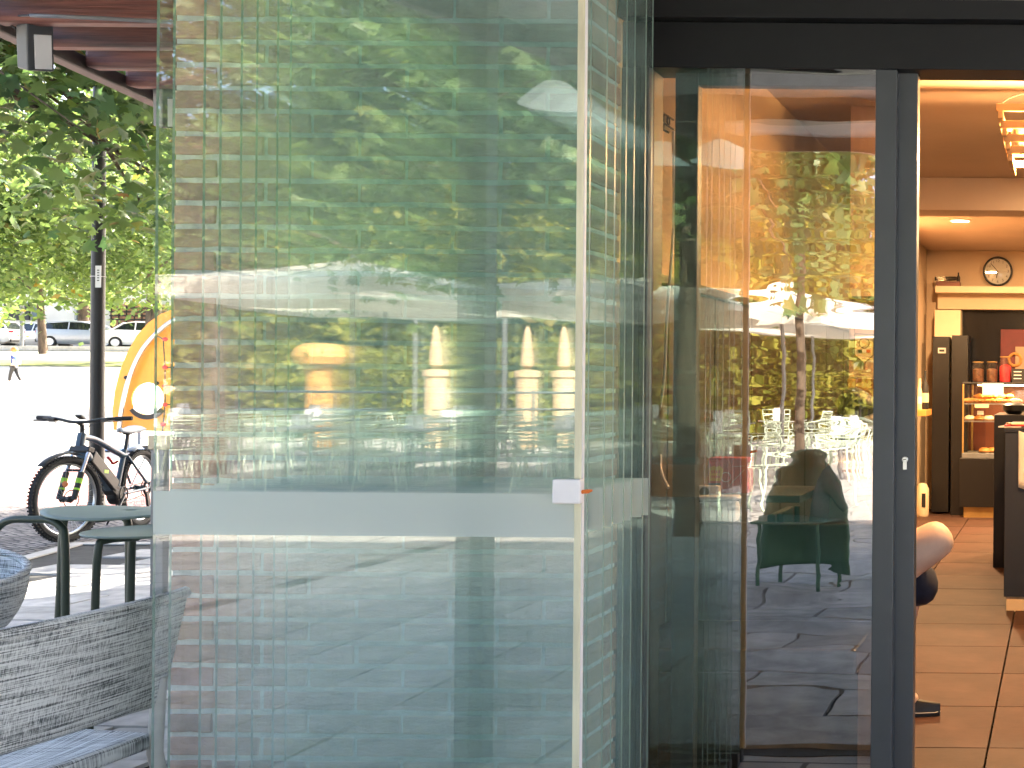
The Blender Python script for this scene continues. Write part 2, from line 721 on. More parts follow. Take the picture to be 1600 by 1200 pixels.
def tree(name, label, base, height, crown_c, radii, n_clumps, per, spread, leaf, size, mat_leaf, mat_bark, trunk_r=.16,
         group=None, seed=1, limbs=9, droop=.5, shell=.55, keep=None):
    rng = np.random.default_rng(seed)
    t = thing(name, label, 'tree', base, 0, group)
    c = Vector(crown_c)
    pos, cs = clump_points(rng, crown_c, radii, n_clumps, per, spread, shell=shell)
    if keep is not None:
        pos = pos[keep(pos + np.array(base))]
    tr = MB()
    top = Vector((c.x * .6, c.y * .6, c.z + radii[2] * .25))
    mid = Vector((c.x * .15, c.y * .15, (c.z - radii[2]) * .75))
    tr.tube(smooth_path([(0, 0, -.05), mid, (c.x * .4, c.y * .4, c.z - radii[2] * .3), top], 6),
            [trunk_r * (1.25 - .95 * i / 18) for i in range(19)], 10)
    tr.build('trunk', mat_bark, t, smooth=True)
    br = MB()
    order = np.argsort(rng.uniform(size=len(cs)))[:limbs * 4]
    for i, k in enumerate(order):
        e = Vector(cs[k])
        s = Vector((c.x * .4, c.y * .4, c.z - radii[2] * .35)).lerp(top, rng.uniform(0, .8))
        m = s.lerp(e, .5) + Vector((rng.normal(0, .1), rng.normal(0, .1), .12)) * max(radii) * .4
        r0 = trunk_r * (.42 if i < limbs else .18)
        br.tube(smooth_path([s, m, e], 4), [r0 * (1 - .85 * q / 8) for q in range(9)], 6)
    br.build('branches', mat_bark, t, smooth=True)
    cr = leaves_mesh('crown', pos, size, leaf, mat_leaf, t, droop, rng)
    cr['kind'] = 'stuff'
    return t

# ------------------------------------------------------------------ materials
M = {}
M['mortar'] = pbr('mortar', (.58, .56, .51), .9, var=.12, scale=22, bump=.5, bscale=160)
M['anthracite'] = pbr('anthracite paint', (.046, .053, .061), .38, var=.05, scale=5, spec=.5)
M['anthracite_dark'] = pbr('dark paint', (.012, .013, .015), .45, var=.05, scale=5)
M['header'] = pbr('canopy-shaded header paint', (.010, .011, .0125), .5, spec=.25, var=.06, scale=4)  # frame paint darkened: the canopy's shade on the header put into the colour
M['white_plastic'] = pbr('white plastic', (.75, .73, .74), .45, var=.04, scale=9)
M['seal'] = pbr('old white seal', (.66, .62, .44), .5, var=.15, scale=14, stretch=(1, 1, .15))
M['orange'] = pbr('orange plastic', (.75, .18, .03), .4, var=.06)
M['glass'] = sheet_glass('folding glass', (.948, .994, .982), .085, haze=.044)
M['glass_front'] = sheet_glass('coated front glass', (.96, .99, .98), .14, haze=.044)
M['door_glass'] = sheet_glass('door glass', (.58, .60, .58), .28, wave=.0011, wscale=(1.1, 1.1, 7.0), haze=.0)
M['clear_glass'] = sheet_glass('clear glass', (.97, .98, .97), .06)
M['film'] = film_mat('frosted film')
M['wood_red'] = pbr('stained joist wood', (.30, .105, .07), .55, col2=(.055, .024, .02), scale=3.2, stretch=(.35, 3, 7), bump=.45, bscale=16)
M['fascia'] = pbr('brown fascia', (.035, .026, .024), .5, var=.1)
M['soffit'] = pbr('pale soffit', (.55, .53, .50), .9, var=.08)
M['ceiling_dark'] = pbr('canopy lining', (.48, .49, .49), .6, var=.1, scale=3)
M['black_metal'] = pbr('black metal', (.012, .012, .013), .4, var=.1)
M['grey_metal'] = pbr('grey metal', (.20, .21, .22), .4, metal=.4, var=.08)
M['steel'] = pbr('brushed steel', (.55, .56, .58), .28, metal=1.0, var=.06)
M['lamp_glass'] = pbr('floodlight lens', (.88, .90, .90), .15, var=.02)
M['green_paint'] = pbr('sage green paint', (.155, .20, .165), .42, var=.04)
M['green_dark'] = pbr('olive green paint', (.040, .055, .034), .4, var=.06)
M['weave'] = weave_mat('grey woven textile')
M['weave_flat'] = weave_mat('grey woven seat textile', True)
M['chair_leg'] = pbr('warm grey chair legs', (.42, .39, .35), .5, var=.05)
M['bark'] = pbr('bark', (.12, .085, .06), .9, var=.3, scale=9, stretch=(1, 1, .25), bump=.9, bscale=28)
M['leaf_near'] = leaf_mat('maple leaf', (.045, .095, .040), (.125, .195, .062), .4)
M['leaf_mid'] = leaf_mat('sunny leaf', (.058, .105, .034), (.155, .22, .07), .5)
M['leaf_far'] = leaf_mat('hedge leaf', (.085, .11, .018), (.26, .25, .045), .45)
M['tyre'] = pbr('tyre rubber', (.018, .018, .019), .8, var=.15, scale=30, bump=.2)
M['paver'] = pbr('grey stone slab', (.45, .425, .40), .62, scale=5, var=.2, bump=.45, bscale=24, island=.16)
M['joint'] = pbr('slab joint', (.05, .048, .045), .95, var=.2)
M['paving_far'] = slab_mat('far stone paving', (.42, .41, .395), (.35, .34, .33), (.07, .07, .068), .9, .45)
M['sand'] = pbr('pale sandy ground', (.60, .56, .48), .95, var=.10, scale=.6, bump=.3, bscale=30)
M['red_paving'] = pbr('red rubber paving', (.42, .20, .18), .9, var=.12, scale=4)
M['kerb'] = pbr('pale kerb', (.50, .48, .46), .85, var=.1, scale=6)
M['asphalt'] = pbr('asphalt', (.06, .06, .062), .9, var=.15, scale=3)
M['tile'] = pbr('terracotta tile', (.085, .043, .032), .6, spec=.15, var=.16, scale=2.4, island=.07, bump=.05, bscale=40)
M['grout'] = pbr('dark grout', (.035, .022, .016), .9, var=.1)
M['wall_orange'] = pbr('apricot plaster', (.60, .44, .29), .85, var=.04, scale=1.5)
M['ceiling_in'] = pbr('apricot ceiling', (.58, .45, .36), .85, var=.04, scale=1.2)
M['cream'] = pbr('cream laminate', (.70, .55, .36), .5, var=.03)
M['black_lam'] = pbr('black laminate', (.006, .0055, .0055), .35, var=.05)
M['navy_lam'] = pbr('blue black laminate', (.018, .022, .032), .4, var=.05)
M['brass'] = pbr('brass plinth', (.45, .28, .10), .4, metal=.6, var=.08)
M['clock_face'] = pbr('clock face', (.62, .58, .52), .5, var=.02)
M['black'] = pbr('black', (.01, .01, .01), .5, var=.02)
M['bakery'] = pbr('baked crust', (.55, .24, .06), .6, col2=(.30, .10, .02), scale=25)
M['cream_bake'] = pbr('iced pastry', (.75, .55, .40), .5, var=.1, scale=25)
M['paper'] = pbr('paper', (.75, .74, .72), .8, var=.03)
M['red'] = pbr('red print', (.62, .03, .04), .5, var=.08)
M['yellow'] = pbr('yellow print', (.75, .52, .04), .5, var=.05)
M['navy'] = pbr('navy print', (.012, .018, .07), .5, var=.05)
M['skin'] = pbr('skin', (.74, .55, .46), .5, var=.05, scale=14)
M['skin_pale'] = pbr('pale skin', (.66, .45, .36), .5, var=.05, scale=14)
M['navy_cloth'] = pbr('navy cloth', (.012, .018, .045), .85, var=.15, scale=20)
M['pink_cloth'] = pbr('dusty pink cloth', (.42, .27, .27), .85, var=.1, scale=20)
M['grey_hair'] = pbr('greying hair', (.16, .155, .16), .5, col2=(.03, .028, .03), scale=9, stretch=(14, 14, 1))
M['blue_cloth'] = pbr('blue cloth', (.03, .06, .22), .8, var=.1, scale=20)
M['sky_cloth'] = pbr('light blue bag', (.30, .52, .75), .7, var=.06)
M['parasol'] = None


def cloth_translucent(name, col, tr=.35):
    m, nt, out = new_mat(name)
    L = nt.links.new
    tc = nd(nt, 'ShaderNodeTexCoord')
    nz = nd(nt, 'ShaderNodeTexNoise', Scale=3.0, Detail=6.0)
    L(tc.outputs['Object'], nz.inputs['Vector'])
    mr = nd(nt, 'ShaderNodeMixRGB')
    mr.inputs[1].default_value = (*[c * .9 for c in col], 1)
    mr.inputs[2].default_value = (*col, 1)
    L(nz.outputs['Fac'], mr.inputs[0])
    d = nd(nt, 'ShaderNodeBsdfDiffuse')
    t = nd(nt, 'ShaderNodeBsdfTranslucent')
    L(mr.outputs[0], d.inputs[0])
    L(mr.outputs[0], t.inputs[0])
    mx = nd(nt, 'ShaderNodeMixShader')
    mx.inputs[0].default_value = tr
    L(d.outputs[0], mx.inputs[1])
    L(t.outputs[0], mx.inputs[2])
    L(mx.outputs[0], out.inputs[0])
    return m


M['parasol'] = cloth_translucent('parasol canvas', (.74, .70, .62), .3)


def brick_mat():
    m, nt, out = new_mat('hand-made brick')
    L = nt.links.new
    tc = nd(nt, 'ShaderNodeTexCoord')
    oi = nd(nt, 'ShaderNodeObjectInfo')
    off = nd(nt, 'ShaderNodeVectorMath', operation='SCALE')
    comb = nd(nt, 'ShaderNodeCombineXYZ')
    L(oi.outputs['Random'], comb.inputs[0])
    L(oi.outputs['Random'], comb.inputs[2])
    L(comb.outputs[0], off.inputs[0])
    off.inputs['Scale'].default_value = 40.0
    add = nd(nt, 'ShaderNodeVectorMath', operation='ADD')
    L(tc.outputs['Object'], add.inputs[0])
    L(off.outputs[0], add.inputs[1])
    nz = nd(nt, 'ShaderNodeTexNoise', Scale=11.0, Detail=8.0, Roughness=.65)
    L(add.outputs[0], nz.inputs['Vector'])
    rp = nd(nt, 'ShaderNodeValToRGB')
    rp.color_ramp.elements[0].position = .3
    rp.color_ramp.elements[1].position = .72
    rp.color_ramp.elements[0].color = (.33, .165, .105, 1)
    rp.color_ramp.elements[1].color = (.63, .36, .245, 1)
    L(nz.outputs['Fac'], rp.inputs[0])
    hs = nd(nt, 'ShaderNodeHueSaturation')
    a = nd(nt, 'ShaderNodeMapRange')
    a.inputs['To Min'].default_value = .74
    a.inputs['To Max'].default_value = 1.2
    L(oi.outputs['Random'], a.inputs['Value'])
    L(a.outputs[0], hs.inputs['Value'])
    mul = nd(nt, 'ShaderNodeMath', operation='MULTIPLY')
    mul.inputs[1].default_value = 9.7
    frc = nd(nt, 'ShaderNodeMath', operation='FRACT')
    L(oi.outputs['Random'], mul.inputs[0])
    L(mul.outputs[0], frc.inputs[0])
    b2 = nd(nt, 'ShaderNodeMapRange')
    b2.inputs['To Min'].default_value = .485
    b2.inputs['To Max'].default_value = .515
    L(frc.outputs[0], b2.inputs['Value'])
    L(b2.outputs[0], hs.inputs['Hue'])
    L(rp.outputs[0], hs.inputs['Color'])
    # fold lines of hand-thrown clay
    mp = nd(nt, 'ShaderNodeMapping')
    mp.inputs['Scale'].default_value = (1.0, 1.0, 3.2)
    mp.inputs['Rotation'].default_value = (0, .22, 0)
    L(add.outputs[0], mp.inputs[0])
    n2 = nd(nt, 'ShaderNodeTexNoise', Scale=26.0, Detail=6.0, Roughness=.7, Distortion=.6)
    L(mp.outputs[0], n2.inputs['Vector'])
    p = nd(nt, 'ShaderNodeBsdfPrincipled', Roughness=.88)
    bp = nd(nt, 'ShaderNodeBump', Strength=.9, Distance=.012)
    L(n2.outputs['Fac'], bp.inputs['Height'])
    L(bp.outputs[0], p.inputs['Normal'])
    L(hs.outputs[0], p.inputs['Base Color'])
    L(p.outputs[0], out.inputs[0])
    return m


M['brick'] = brick_mat()


def glass_edge_mat():
    m, nt, out = new_mat('polished glass edge')
    L = nt.links.new
    tr = nd(nt, 'ShaderNodeBsdfTransparent')
    tr.inputs[0].default_value = (.22, .42, .36, 1)
    p = nd(nt, 'ShaderNodeBsdfPrincipled', Roughness=.25)
    p.inputs['Base Color'].default_value = (.30, .42, .37, 1)
    mx = nd(nt, 'ShaderNodeMixShader')
    mx.inputs[0].default_value = .6
    L(tr.outputs[0], mx.inputs[1])
    L(p.outputs[0], mx.inputs[2])
    L(mx.outputs[0], out.inputs[0])
    return m


M['glass_edge'] = glass_edge_mat()


def mat_grid():
    """black rubber honeycomb filled with pale stones"""
    m, nt, out = new_mat('rubber honeycomb')
    L = nt.links.new
    tc = nd(nt, 'ShaderNodeTexCoord')
    vo = nd(nt, 'ShaderNodeTexVoronoi', Scale=11.0, Randomness=.25)
    L(tc.outputs['Object'], vo.inputs['Vector'])
    rp = nd(nt, 'ShaderNodeValToRGB')
    rp.color_ramp.interpolation = 'LINEAR'
    rp.color_ramp.elements[0].position = .30
    rp.color_ramp.elements[1].position = .42
    rp.color_ramp.elements[0].color = (.34, .30, .28, 1)
    rp.color_ramp.elements[1].color = (.012, .012, .013, 1)
    L(vo.outputs['Distance'], rp.inputs[0])
    nz = nd(nt, 'ShaderNodeTexNoise', Scale=2.0, Detail=4.0)
    L(tc.outputs['Object'], nz.inputs['Vector'])
    mr = nd(nt, 'ShaderNodeMapRange')
    mr.inputs['From Min'].default_value = .3
    mr.inputs['From Max'].default_value = .7
    mr.inputs['To Min'].default_value = .35
    mr.inputs['To Max'].default_value = 1.2
    L(nz.outputs['Fac'], mr.inputs['Value'])
    sc = nd(nt, 'ShaderNodeVectorMath', operation='SCALE')
    L(rp.outputs[0], sc.inputs[0])
    L(mr.outputs[0], sc.inputs['Scale'])
    p = nd(nt, 'ShaderNodeBsdfPrincipled', Roughness=.8)
    L(sc.outputs[0], p.inputs['Base Color'])
    bp = nd(nt, 'ShaderNodeBump', Strength=.8, Distance=.02)
    L(vo.outputs['Distance'], bp.inputs['Height'])
    L(bp.outputs[0], p.inputs['Normal'])
    L(p.outputs[0], out.inputs[0])
    return m


M['mat_grid'] = mat_grid()


# ------------------------------------------------------------------ ground
def zg(y):
    ks = [(-200, 0), (14, 0), (22, .2), (46, 1.1), (72, 2.9), (78, 2.95), (200, 3.2), (400, 3.2)]
    for (a, za), (b, zb) in zip(ks, ks[1:]):
        if y <= b:
            return za + (zb - za) * max(0, (y - a)) / (b - a)
    return ks[-1][1]


def sheet(name, mat, x0, x1, ys, dz, kind='structure'):
    mb = MB()
    xs = [x0 + (x1 - x0) * i / 6 for i in range(7)]
    mb.grid([[(x, y, zg(y) + dz) for x in xs] for y in ys])
    o = mb.build(name, mat)
    o['kind'] = kind
    return o


sheet('ground', M['sand'], -260, 260, [-260, -60, -20, 0, 14, 18, 22, 34, 46, 60, 72, 78, 130, 260], -.02)
paving = sheet('pavement', M['paving_far'], -30, 30, [-34, -10, 0, 14], 0.0)
sheet('red_paving', M['red_paving'], -34, -2.6, [14, 15, 16, 18.5], .004)
M['grass'] = pbr('dry grass', (.20, .22, .06), .95, var=.2, scale=2)
sheet('lawn', M['grass'], -90, 20, [56, 58, 60.5], .006)
sheet('road', M['asphalt'], -120, 60, [70.5, 72, 78, 82], .01)
m_ = MB()
m_.span((-120, 68.6, zg(68.6)), (60, 70.45, zg(70.4) + .13))
tag(m_.build('kerb', M['kerb']), kind='structure')
m_ = MB()
pts = [(-7.3, 8.6), (-8.02, 11.0), (-3.5, 11.35), (-3.5, 14.9), (-11.2, 14.9), (-9.4, 8.6)]
m_.prism(pts, -.01, .006, 'XY')
tag(m_.build('rubber_paving', M['mat_grid']), kind='structure')
m_ = MB()
m_.grid([[(-7.24, 8.5, .012), (-7.36, 8.5, .012)], [(-7.93, 10.93, .012), (-8.09, 11.06, .012)], [(-3.4, 11.27, .012), (-3.4, 11.42, .012)]])
tag(m_.build('kerb_strip', M['kerb'], solid=.01), kind='structure')

# stone slabs, one by one where the photograph shows their joints (directly and in the door glass)
slab_meshes = []
for k in range(6):
    mb = MB()
    mb.box((0, 0, .008), (.885, .435, .016), taper=.995)
    sm = mb.build('paver', M['paver'], paving)
    slab_meshes.append(sm.data)
    bpy.data.objects.remove(sm)
bed = MB()
bed.span((-8.6, 3.85, .001), (-2.3, 11.0, .003))
bed.span((-5.2, -5.0, .001), (.6, 3.05, .003))
b_ = bed.build('joint_bed', M['joint'], paving)
rs = random.Random(4)
row = 0
y = -4.9
while y < 11.0:
    x = -8.6 + (.45 if row % 2 else 0)
    while x < .3:
        front = -5.1 < x < .3 and y < 2.9
        left = 3.95 < y < 10.8 and -.85 * y - .6 < x < -.40 * y - .4 and x < -2.75
        if left and y > 8.4:
            left = x > -7.2 - .27 * (y - 8.4) + .45
        if front or left:
            o = bpy.data.objects.new('paver', slab_meshes[rs.randrange(6)])
            COL.objects.link(o)
            o.parent = paving
            o.location = (x + rs.uniform(-.004, .004), y, .002 + rs.uniform(-.0015, .0045))
            o.rotation_euler = (rs.uniform(-.004, .004), rs.uniform(-.002, .002), rs.uniform(-.004, .004))
        x += .9
    y += .45
    row += 1

# ------------------------------------------------------------------ brick pillar
PY = 3.75                      # front face
PX0, PX1 = -2.477, -1.309
PITCH, BH, JT = .0645, .0500, .0145
UL = (PX1 - PX0 + .012) / 4.5  # brick pitch along the wall
pillar = thing('brick_pillar', 'wide reddish brick pillar with pale mortar standing behind the folded glass panels', 'pillar',
               ((PX0 + PX1) / 2, PY + .2, 0))
pc = Vector(pillar.location)
core = MB()
core.span(Vector((PX0 + .004, PY + .006, -.02)) - pc, Vector((PX1 - .006, PY + .236, 2.93)) - pc)
core.build('mortar', M['mortar'], pillar)


def brick_mesh(l, w, h, seed):
    r = random.Random(seed)
    mb = MB()
    j = lambda: r.uniform(-.0022, .0022)
    nx = 4
    rows = []
    vs = []
    for ix in range(nx + 1):
        xx = -l / 2 + l * ix / nx
        for (yy, zz) in ((-w / 2, -h / 2), (w / 2, -h / 2), (w / 2, h / 2), (-w / 2, h / 2)):
            vs.append((xx + (j() if ix in (0, nx) else 0), yy + j() * .8, zz + j()))
    fs = [(0, 1, 2, 3), tuple(nx * 4 + q for q in (3, 2, 1, 0))]
    for ix in range(nx):
        for q in range(4):
            q2 = (q + 1) % 4
            fs.append((ix * 4 + q, (ix + 1) * 4 + q, (ix + 1) * 4 + q2, ix * 4 + q2))
    mb.add(vs, fs)
    o = mb.build('brick', M['brick'], bevel=.003)
    return o


BR = {}
for kind, l, w in (('full', UL - .012, .115), ('half', UL / 2 - .012, .115), ('side', .118, .115)):
    BR[kind] = [brick_mesh(l, w, BH, 31 * i + len(kind)) for i in range(6)]
rs = random.Random(11)


def put_brick(kind, loc, rz=0.0):
    src = BR[kind][rs.randrange(6)]
    o = src.copy()
    COL.objects.link(o)
    o.parent = pillar
    o.location = Vector(loc) - pc + Vector((0, rs.uniform(-.003, .002), 0))
    o.rotation_euler = (0, rs.uniform(-.006, .006), rz + rs.uniform(-.006, .006))
    return o


z0 = 2.382 - 37 * PITCH        # a joint centre near the ground
n_course = int((2.92 - z0) / PITCH)
for k in range(n_course):
    zc = z0 + (k + .5) * PITCH
    odd = (k % 2 == 0)
    x = PX0
    seq = (['half'] + ['full'] * 4) if odd else (['full'] * 4 + ['half'])
    for s in seq:
        l = (UL if s == 'full' else UL / 2) - .012
        put_brick(s, (x + l / 2, PY + .0575, zc))
        x += l + .012
    # the return face on the right: the piece behind the corner brick
    put_brick('side', (PX1 - .0575, PY + .1835, zc), R(90))
for v in BR.values():
    for o in v:
        bpy.data.objects.remove(o)

# ------------------------------------------------------------------ folding glass panels
RATIO = [1, .982, .948, .930, .907, .890, .867, .853]
GX0, GX1 = -2.128, -1.129
NAMES = ['clear folding glass panel at the front of the stack with a white lock box',
         'second folding glass panel of the stack, just behind the one with the lock box',
         'third folding glass panel of the stack counted from the lock box',
         'fourth folding glass panel of the stack counted from the lock box',
         'fifth folding glass panel of the stack counted from the lock box',
         'sixth folding glass panel of the stack counted from the lock box',
         'seventh folding glass panel of the stack, last but one before the brick pillar',
         'last folding glass panel of the stack, nearest the brick pillar']
rs = random.Random(5)
for i, q in enumerate(RATIO):
    d = 3.16 / q
    t = thing('folding_glass_door', NAMES[i], 'glass panel', ((GX0 + GX1) / 2, d, 0), rs.uniform(-.0012, .0012) if i else .0,
              'folding glass panels stacked by the pillar')
    hw = (GX1 - GX0) / 2
    th = .010
    zt, zb = 2.74, .06
    mb = MB()
    a, b = -hw, hw
    mb.add([(a, 0, zb), (b, 0, zb), (b, 0, zt), (a, 0, zt), (a, th, zb), (b, th, zb), (b, th, zt), (a, th, zt)],
           [(0, 1, 2, 3)], 0)
    mb.add([(a, 0, zb), (b, 0, zb), (b, 0, zt), (a, 0, zt), (a, th, zb), (b, th, zb), (b, th, zt), (a, th, zt)],
           [(1, 5, 6, 2), (4, 0, 3, 7), (3, 2, 6, 7), (4, 5, 1, 0)], 1)
    mb.build('pane', [M['glass' if i else 'glass_front'], M['glass_edge']], t, fix=False)
    fb = MB()
    fb.span((a + .001, -.0016, 1.010), (b - .001, -.0010, 1.112))
    fb.build('frosted_band', M['film'], t)
    rl = MB()
    rl.span((a, -.012, zt), (b, .022, zt + .09))
    rl.build('rail', M['anthracite'], t, bevel=.002)
    rl = MB()
    rl.span((a, -.012, zb - .055), (b, .022, zb))
    rl.build('rail', M['anthracite'], t, bevel=.002)
    if i == 0:
        sl = MB()
        sl.span((b - .009, -.004, zb + .002), (b + .0075, .014, zt - .002))
        sl.build('edge_seal', M['seal'], t, bevel=.003)
        sl = MB()
        sl.span((b + .0078, -.001, zb + .002), (b + .0105, .011, zt - .002))
        sl.build('brush_strip', M['white_plastic'], t)
        lb = MB()
        c = at(885, 768, 3.13)
        lx, lz = c.x - t.location.x, c.z
        lb.span((lx - .034, -.030, lz - .029), (lx + .032, -.0045, lz + .028))
        lo = lb.build('lock_box', M['white_plastic'], t, bevel=.004)
        tg = MB()
        tg.tube([(lx + .031, -.018, lz - .002), (lx + .047, -.018, lz), (lx + .056, -.017, lz + .002)], [.0045, .005, .002], 8)
        tg.build('lock_tongue', M['orange'], lo, smooth=True)
    elif i > 0:
        for z in (.12, 2.66):
            hg = MB()
            hg.span((a + .01, -.014, z - .03), (a + .07, -.001, z + .03))
            hg.build('hinge_clamp', M['steel'], t, bevel=.002)

# ------------------------------------------------------------------ entrance front
DY = 4.0
front = thing('entrance_frame', 'anthracite aluminium entrance frame with wide dark header', 'door frame', (-.8, DY, 0))
fc = Vector(front.location)


def part(name, mat, parent, boxes, bevel=.0025, off=None):
    mb = MB()
    o = Vector(parent.location) if off is None else Vector(off)
    for a, b in boxes:
        mb.span(Vector(a) - o, Vector(b) - o)
    return mb.build(name, mat, parent, bevel=bevel)


part('post', M['anthracite'], front, [((-1.306, DY - .012, 0), (-1.247, DY + .10, 2.31))])
part('corner_post', M['anthracite_dark'], front, [((-1.2455, DY - .03, 0), (-1.220, DY + .12, 2.31))])
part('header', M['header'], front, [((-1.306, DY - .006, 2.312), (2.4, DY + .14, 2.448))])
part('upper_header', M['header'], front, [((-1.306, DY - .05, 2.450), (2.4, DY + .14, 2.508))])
part('mullion', M['anthracite'], front, [((-.552, DY - .01, 0), (-.489, DY + .045, 2.31))])
part('threshold', M['steel'], front, [((-1.30, DY - .04, -.001), (2.4, DY + .16, .012))])
part('right_post', M['anthracite'], front, [((.62, DY - .01, 0), (.70, DY + .10, 2.31))])
gl = MB()
x0, x1, z0_, z1_ = -1.219, -.553, .013, 2.311
gl.add([(x0 - fc.x, .0, z0_), (x1 - fc.x, .0, z0_), (x1 - fc.x, .0, z1_), (x0 - fc.x, 0, z1_),
        (x0 - fc.x, .008, z0_), (x1 - fc.x, .008, z0_), (x1 - fc.x, .008, z1_), (x0 - fc.x, .008, z1_)],
       [(0, 1, 2, 3)])
gl.build('fixed_pane', M['door_glass'], front, fix=False, solid=0)

leaf = thing('sliding_door', 'anthracite sliding glass door leaf slid open behind the fixed pane', 'door', (-.8, DY + .09, 0))
LY = DY + .085
part('stile', M['anthracite'], leaf, [((-1.168, LY - .02, .015), (-1.099, LY + .03, 2.33))])
part('stile', M['anthracite'], leaf, [((-.4975, LY - .035, .015), (-.433, LY + .03, 2.33))])
part('rail', M['anthracite'], leaf, [((-1.098, LY - .018, 2.275), (-.4985, LY + .028, 2.33))])
part('rail', M['anthracite'], leaf, [((-1.098, LY - .018, .015), (-.4985, LY + .028, .12))])
gl = MB()
lc = Vector(leaf.location)
x0, x1 = -1.0975, -.499
gl.add([(x0 - lc.x, -.003, .121), (x1 - lc.x, -.003, .121), (x1 - lc.x, -.003, 2.274), (x0 - lc.x, -.003, 2.274),
        (x0 - lc.x, .005, .121), (x1 - lc.x, .005, .121), (x1 - lc.x, .005, 2.274), (x0 - lc.x, .005, 2.274)],
       [(0, 1, 2, 3)])
gl.build('pane', M['clear_glass'], leaf, fix=False)
lk = MB()
c = at(1414, 721, LY - .037) - lc
lk.lathe([(.0095, 0), (.0095, .005), (.0075, .007)], (c.x, c.y + .002, c.z + .006), 20, axis=(0, -1, 0))
lk.box((c.x, c.y - .001, c.z - .011), (.011, .006, .026))
l0 = lk.build('lock_cylinder', M['steel'], leaf, smooth=True)
lk = MB()
lk.box((c.x, c.y - .0058, c.z + .006), (.009, .0012, .0022))
lk.build('keyhole', M['black'], l0)

# brick course above the header
lin_ = thing('brick_lintel', 'brick course just showing above the dark entrance header', 'wall', (0, DY + .1, 2.51))
mb = MB()
mb.span(Vector((-1.3, DY - .028, 2.512)) - lin_.location, Vector((2.4, DY + .10, 3.0)) - lin_.location)
mb.build('mortar', M['mortar'], lin_)
src = brick_mesh(.25, .11, .05, 77)
for r_ in range(7):
    x = -1.3 + (.13 if r_ % 2 else 0)
    while x < 2.2:
        o = src.copy()
        COL.objects.link(o)
        o.parent = lin_
        o.location = Vector((x + .125, DY + .02, 2.545 + r_ * .0645)) - lin_.location
        x += .262
bpy.data.objects.remove(src)

# ------------------------------------------------------------------ roofs
# pergola roof left of the pillar
u = Vector((-.25, .97, 0)).normalized()
RZ = 2.94
roof = thing('pergola_roof', 'timber pergola roof with dark red joists and brown edge beam', 'roof', (-4.0, 6.5, RZ))
rc = Vector(roof.location)
a0 = at(0, 54, 6.0)
a1 = at(240, 164, 7.55)
edge_dir = (a1 - a0)
fb0 = a0 - edge_dir * 1.2
fb1 = a0 + edge_dir * 2.2
mb = MB()
n_ = Vector((edge_dir.y, -edge_dir.x, 0)).normalized()
hh = .075
for (p0, p1) in ((fb0, fb1),):
    vs = []
    for p in (p0, p1):
        for s, zz in ((-.035, 0), (.035, 0), (.035, hh), (-.035, hh)):
            vs.append(p + n_ * s + Vector((0, 0, zz)) - rc)
    mb.add(vs, [(0, 1, 2, 3), (7, 6, 5, 4), (0, 4, 5, 1), (1, 5, 6, 2), (2, 6, 7, 3), (3, 7, 4, 0)])
mb.build('edge_beam', M['fascia'], roof, bevel=.006)
rs = random.Random(3)
for k in range(9):
    d = 5.45 + .43 * k
    s = (d - a0.y) / edge_dir.y
    xe = a0.x + edge_dir.x * s
    zt = a0.z + edge_dir.z * s
    mb = MB()
    h_ = .125
    pts = []
    x_l = xe + .045
    L_ = -2.43 - x_l
    mb.box((x_l + L_ / 2 - rc.x, d - rc.y, zt + .06 + h_ / 2 - rc.z - .045), (L_, .105, h_))
    o = mb.build('joist', M['wood_red'], roof, bevel=.02)
    o.rotation_euler = (0, rs.uniform(-.003, .003), 0)
sf = MB()
vs = []
for s in (-1.1, 2.2):
    p = a0 + edge_dir * s
    vs += [p - rc + Vector((.05, 0, .155)), Vector((-2.43, p.y, p.z + .155)) - rc]
sf.add(vs, [(0, 1, 3, 2)])
sf.build('soffit', M['soffit'], roof, solid=.03)

# floodlights and their cable
def floodlight(label, px, py, d, k):
    c = at(px, py, d)
    t = thing('floodlight', label, 'floodlight', c, R(66), 'floodlights under the pergola edge')
    mb = MB()
    mb.box((0, 0, 0), (.11 * k, .08 * k, .22 * k))
    b = mb.build('housing', M['anthracite'], t, bevel=.008)
    b.rotation_euler = (R(14), R(-10), 0)
    mb = MB()
    mb.box((.008 * k, -.041 * k, -.025 * k), (.07 * k, .006, .15 * k))
    g = mb.build('lens', M['lamp_glass'], t, bevel=.002)
    g.rotation_euler = b.rotation_euler
    mb = MB()
    mb.tube([(-.05 * k, .03, .05 * k), (-.05 * k, .05, .17 * k), (.05 * k, .05, .17 * k), (.05 * k, .03, .05 * k)], .008 * k, 6)
    mb.build('bracket', M['black_metal'], t)
    return t


floodlight('larger dark floodlight hanging nearest under the pergola edge', 55, 70, 5.95, 1.0)
floodlight('smaller dark floodlight half behind the glass at the pillar', 262, 167, 7.3, 1.0)
cb = MB()
pts = [at(48, 24, 5.75), at(100, 26, 5.7), at(165, 29, 5.7), at(240, 33, 5.7), at(300, 36, 5.7)]
cb.tube(pts, .0085, 6)
tag(cb.build('conduit', M['grey_metal'], smooth=True), 'grey cable conduit running along the pergola joist', 'conduit')
cb = MB()
cb.tube(smooth_path([at(46, 24, 5.78), at(24, 26, 5.85), at(16, 36, 5.9), at(24, 44, 5.9), at(34, 46, 5.93)], 5), .005, 6)
tag(cb.build('cable', M['black_metal'], smooth=True), 'black loop of cable feeding the nearer floodlight', 'cable')

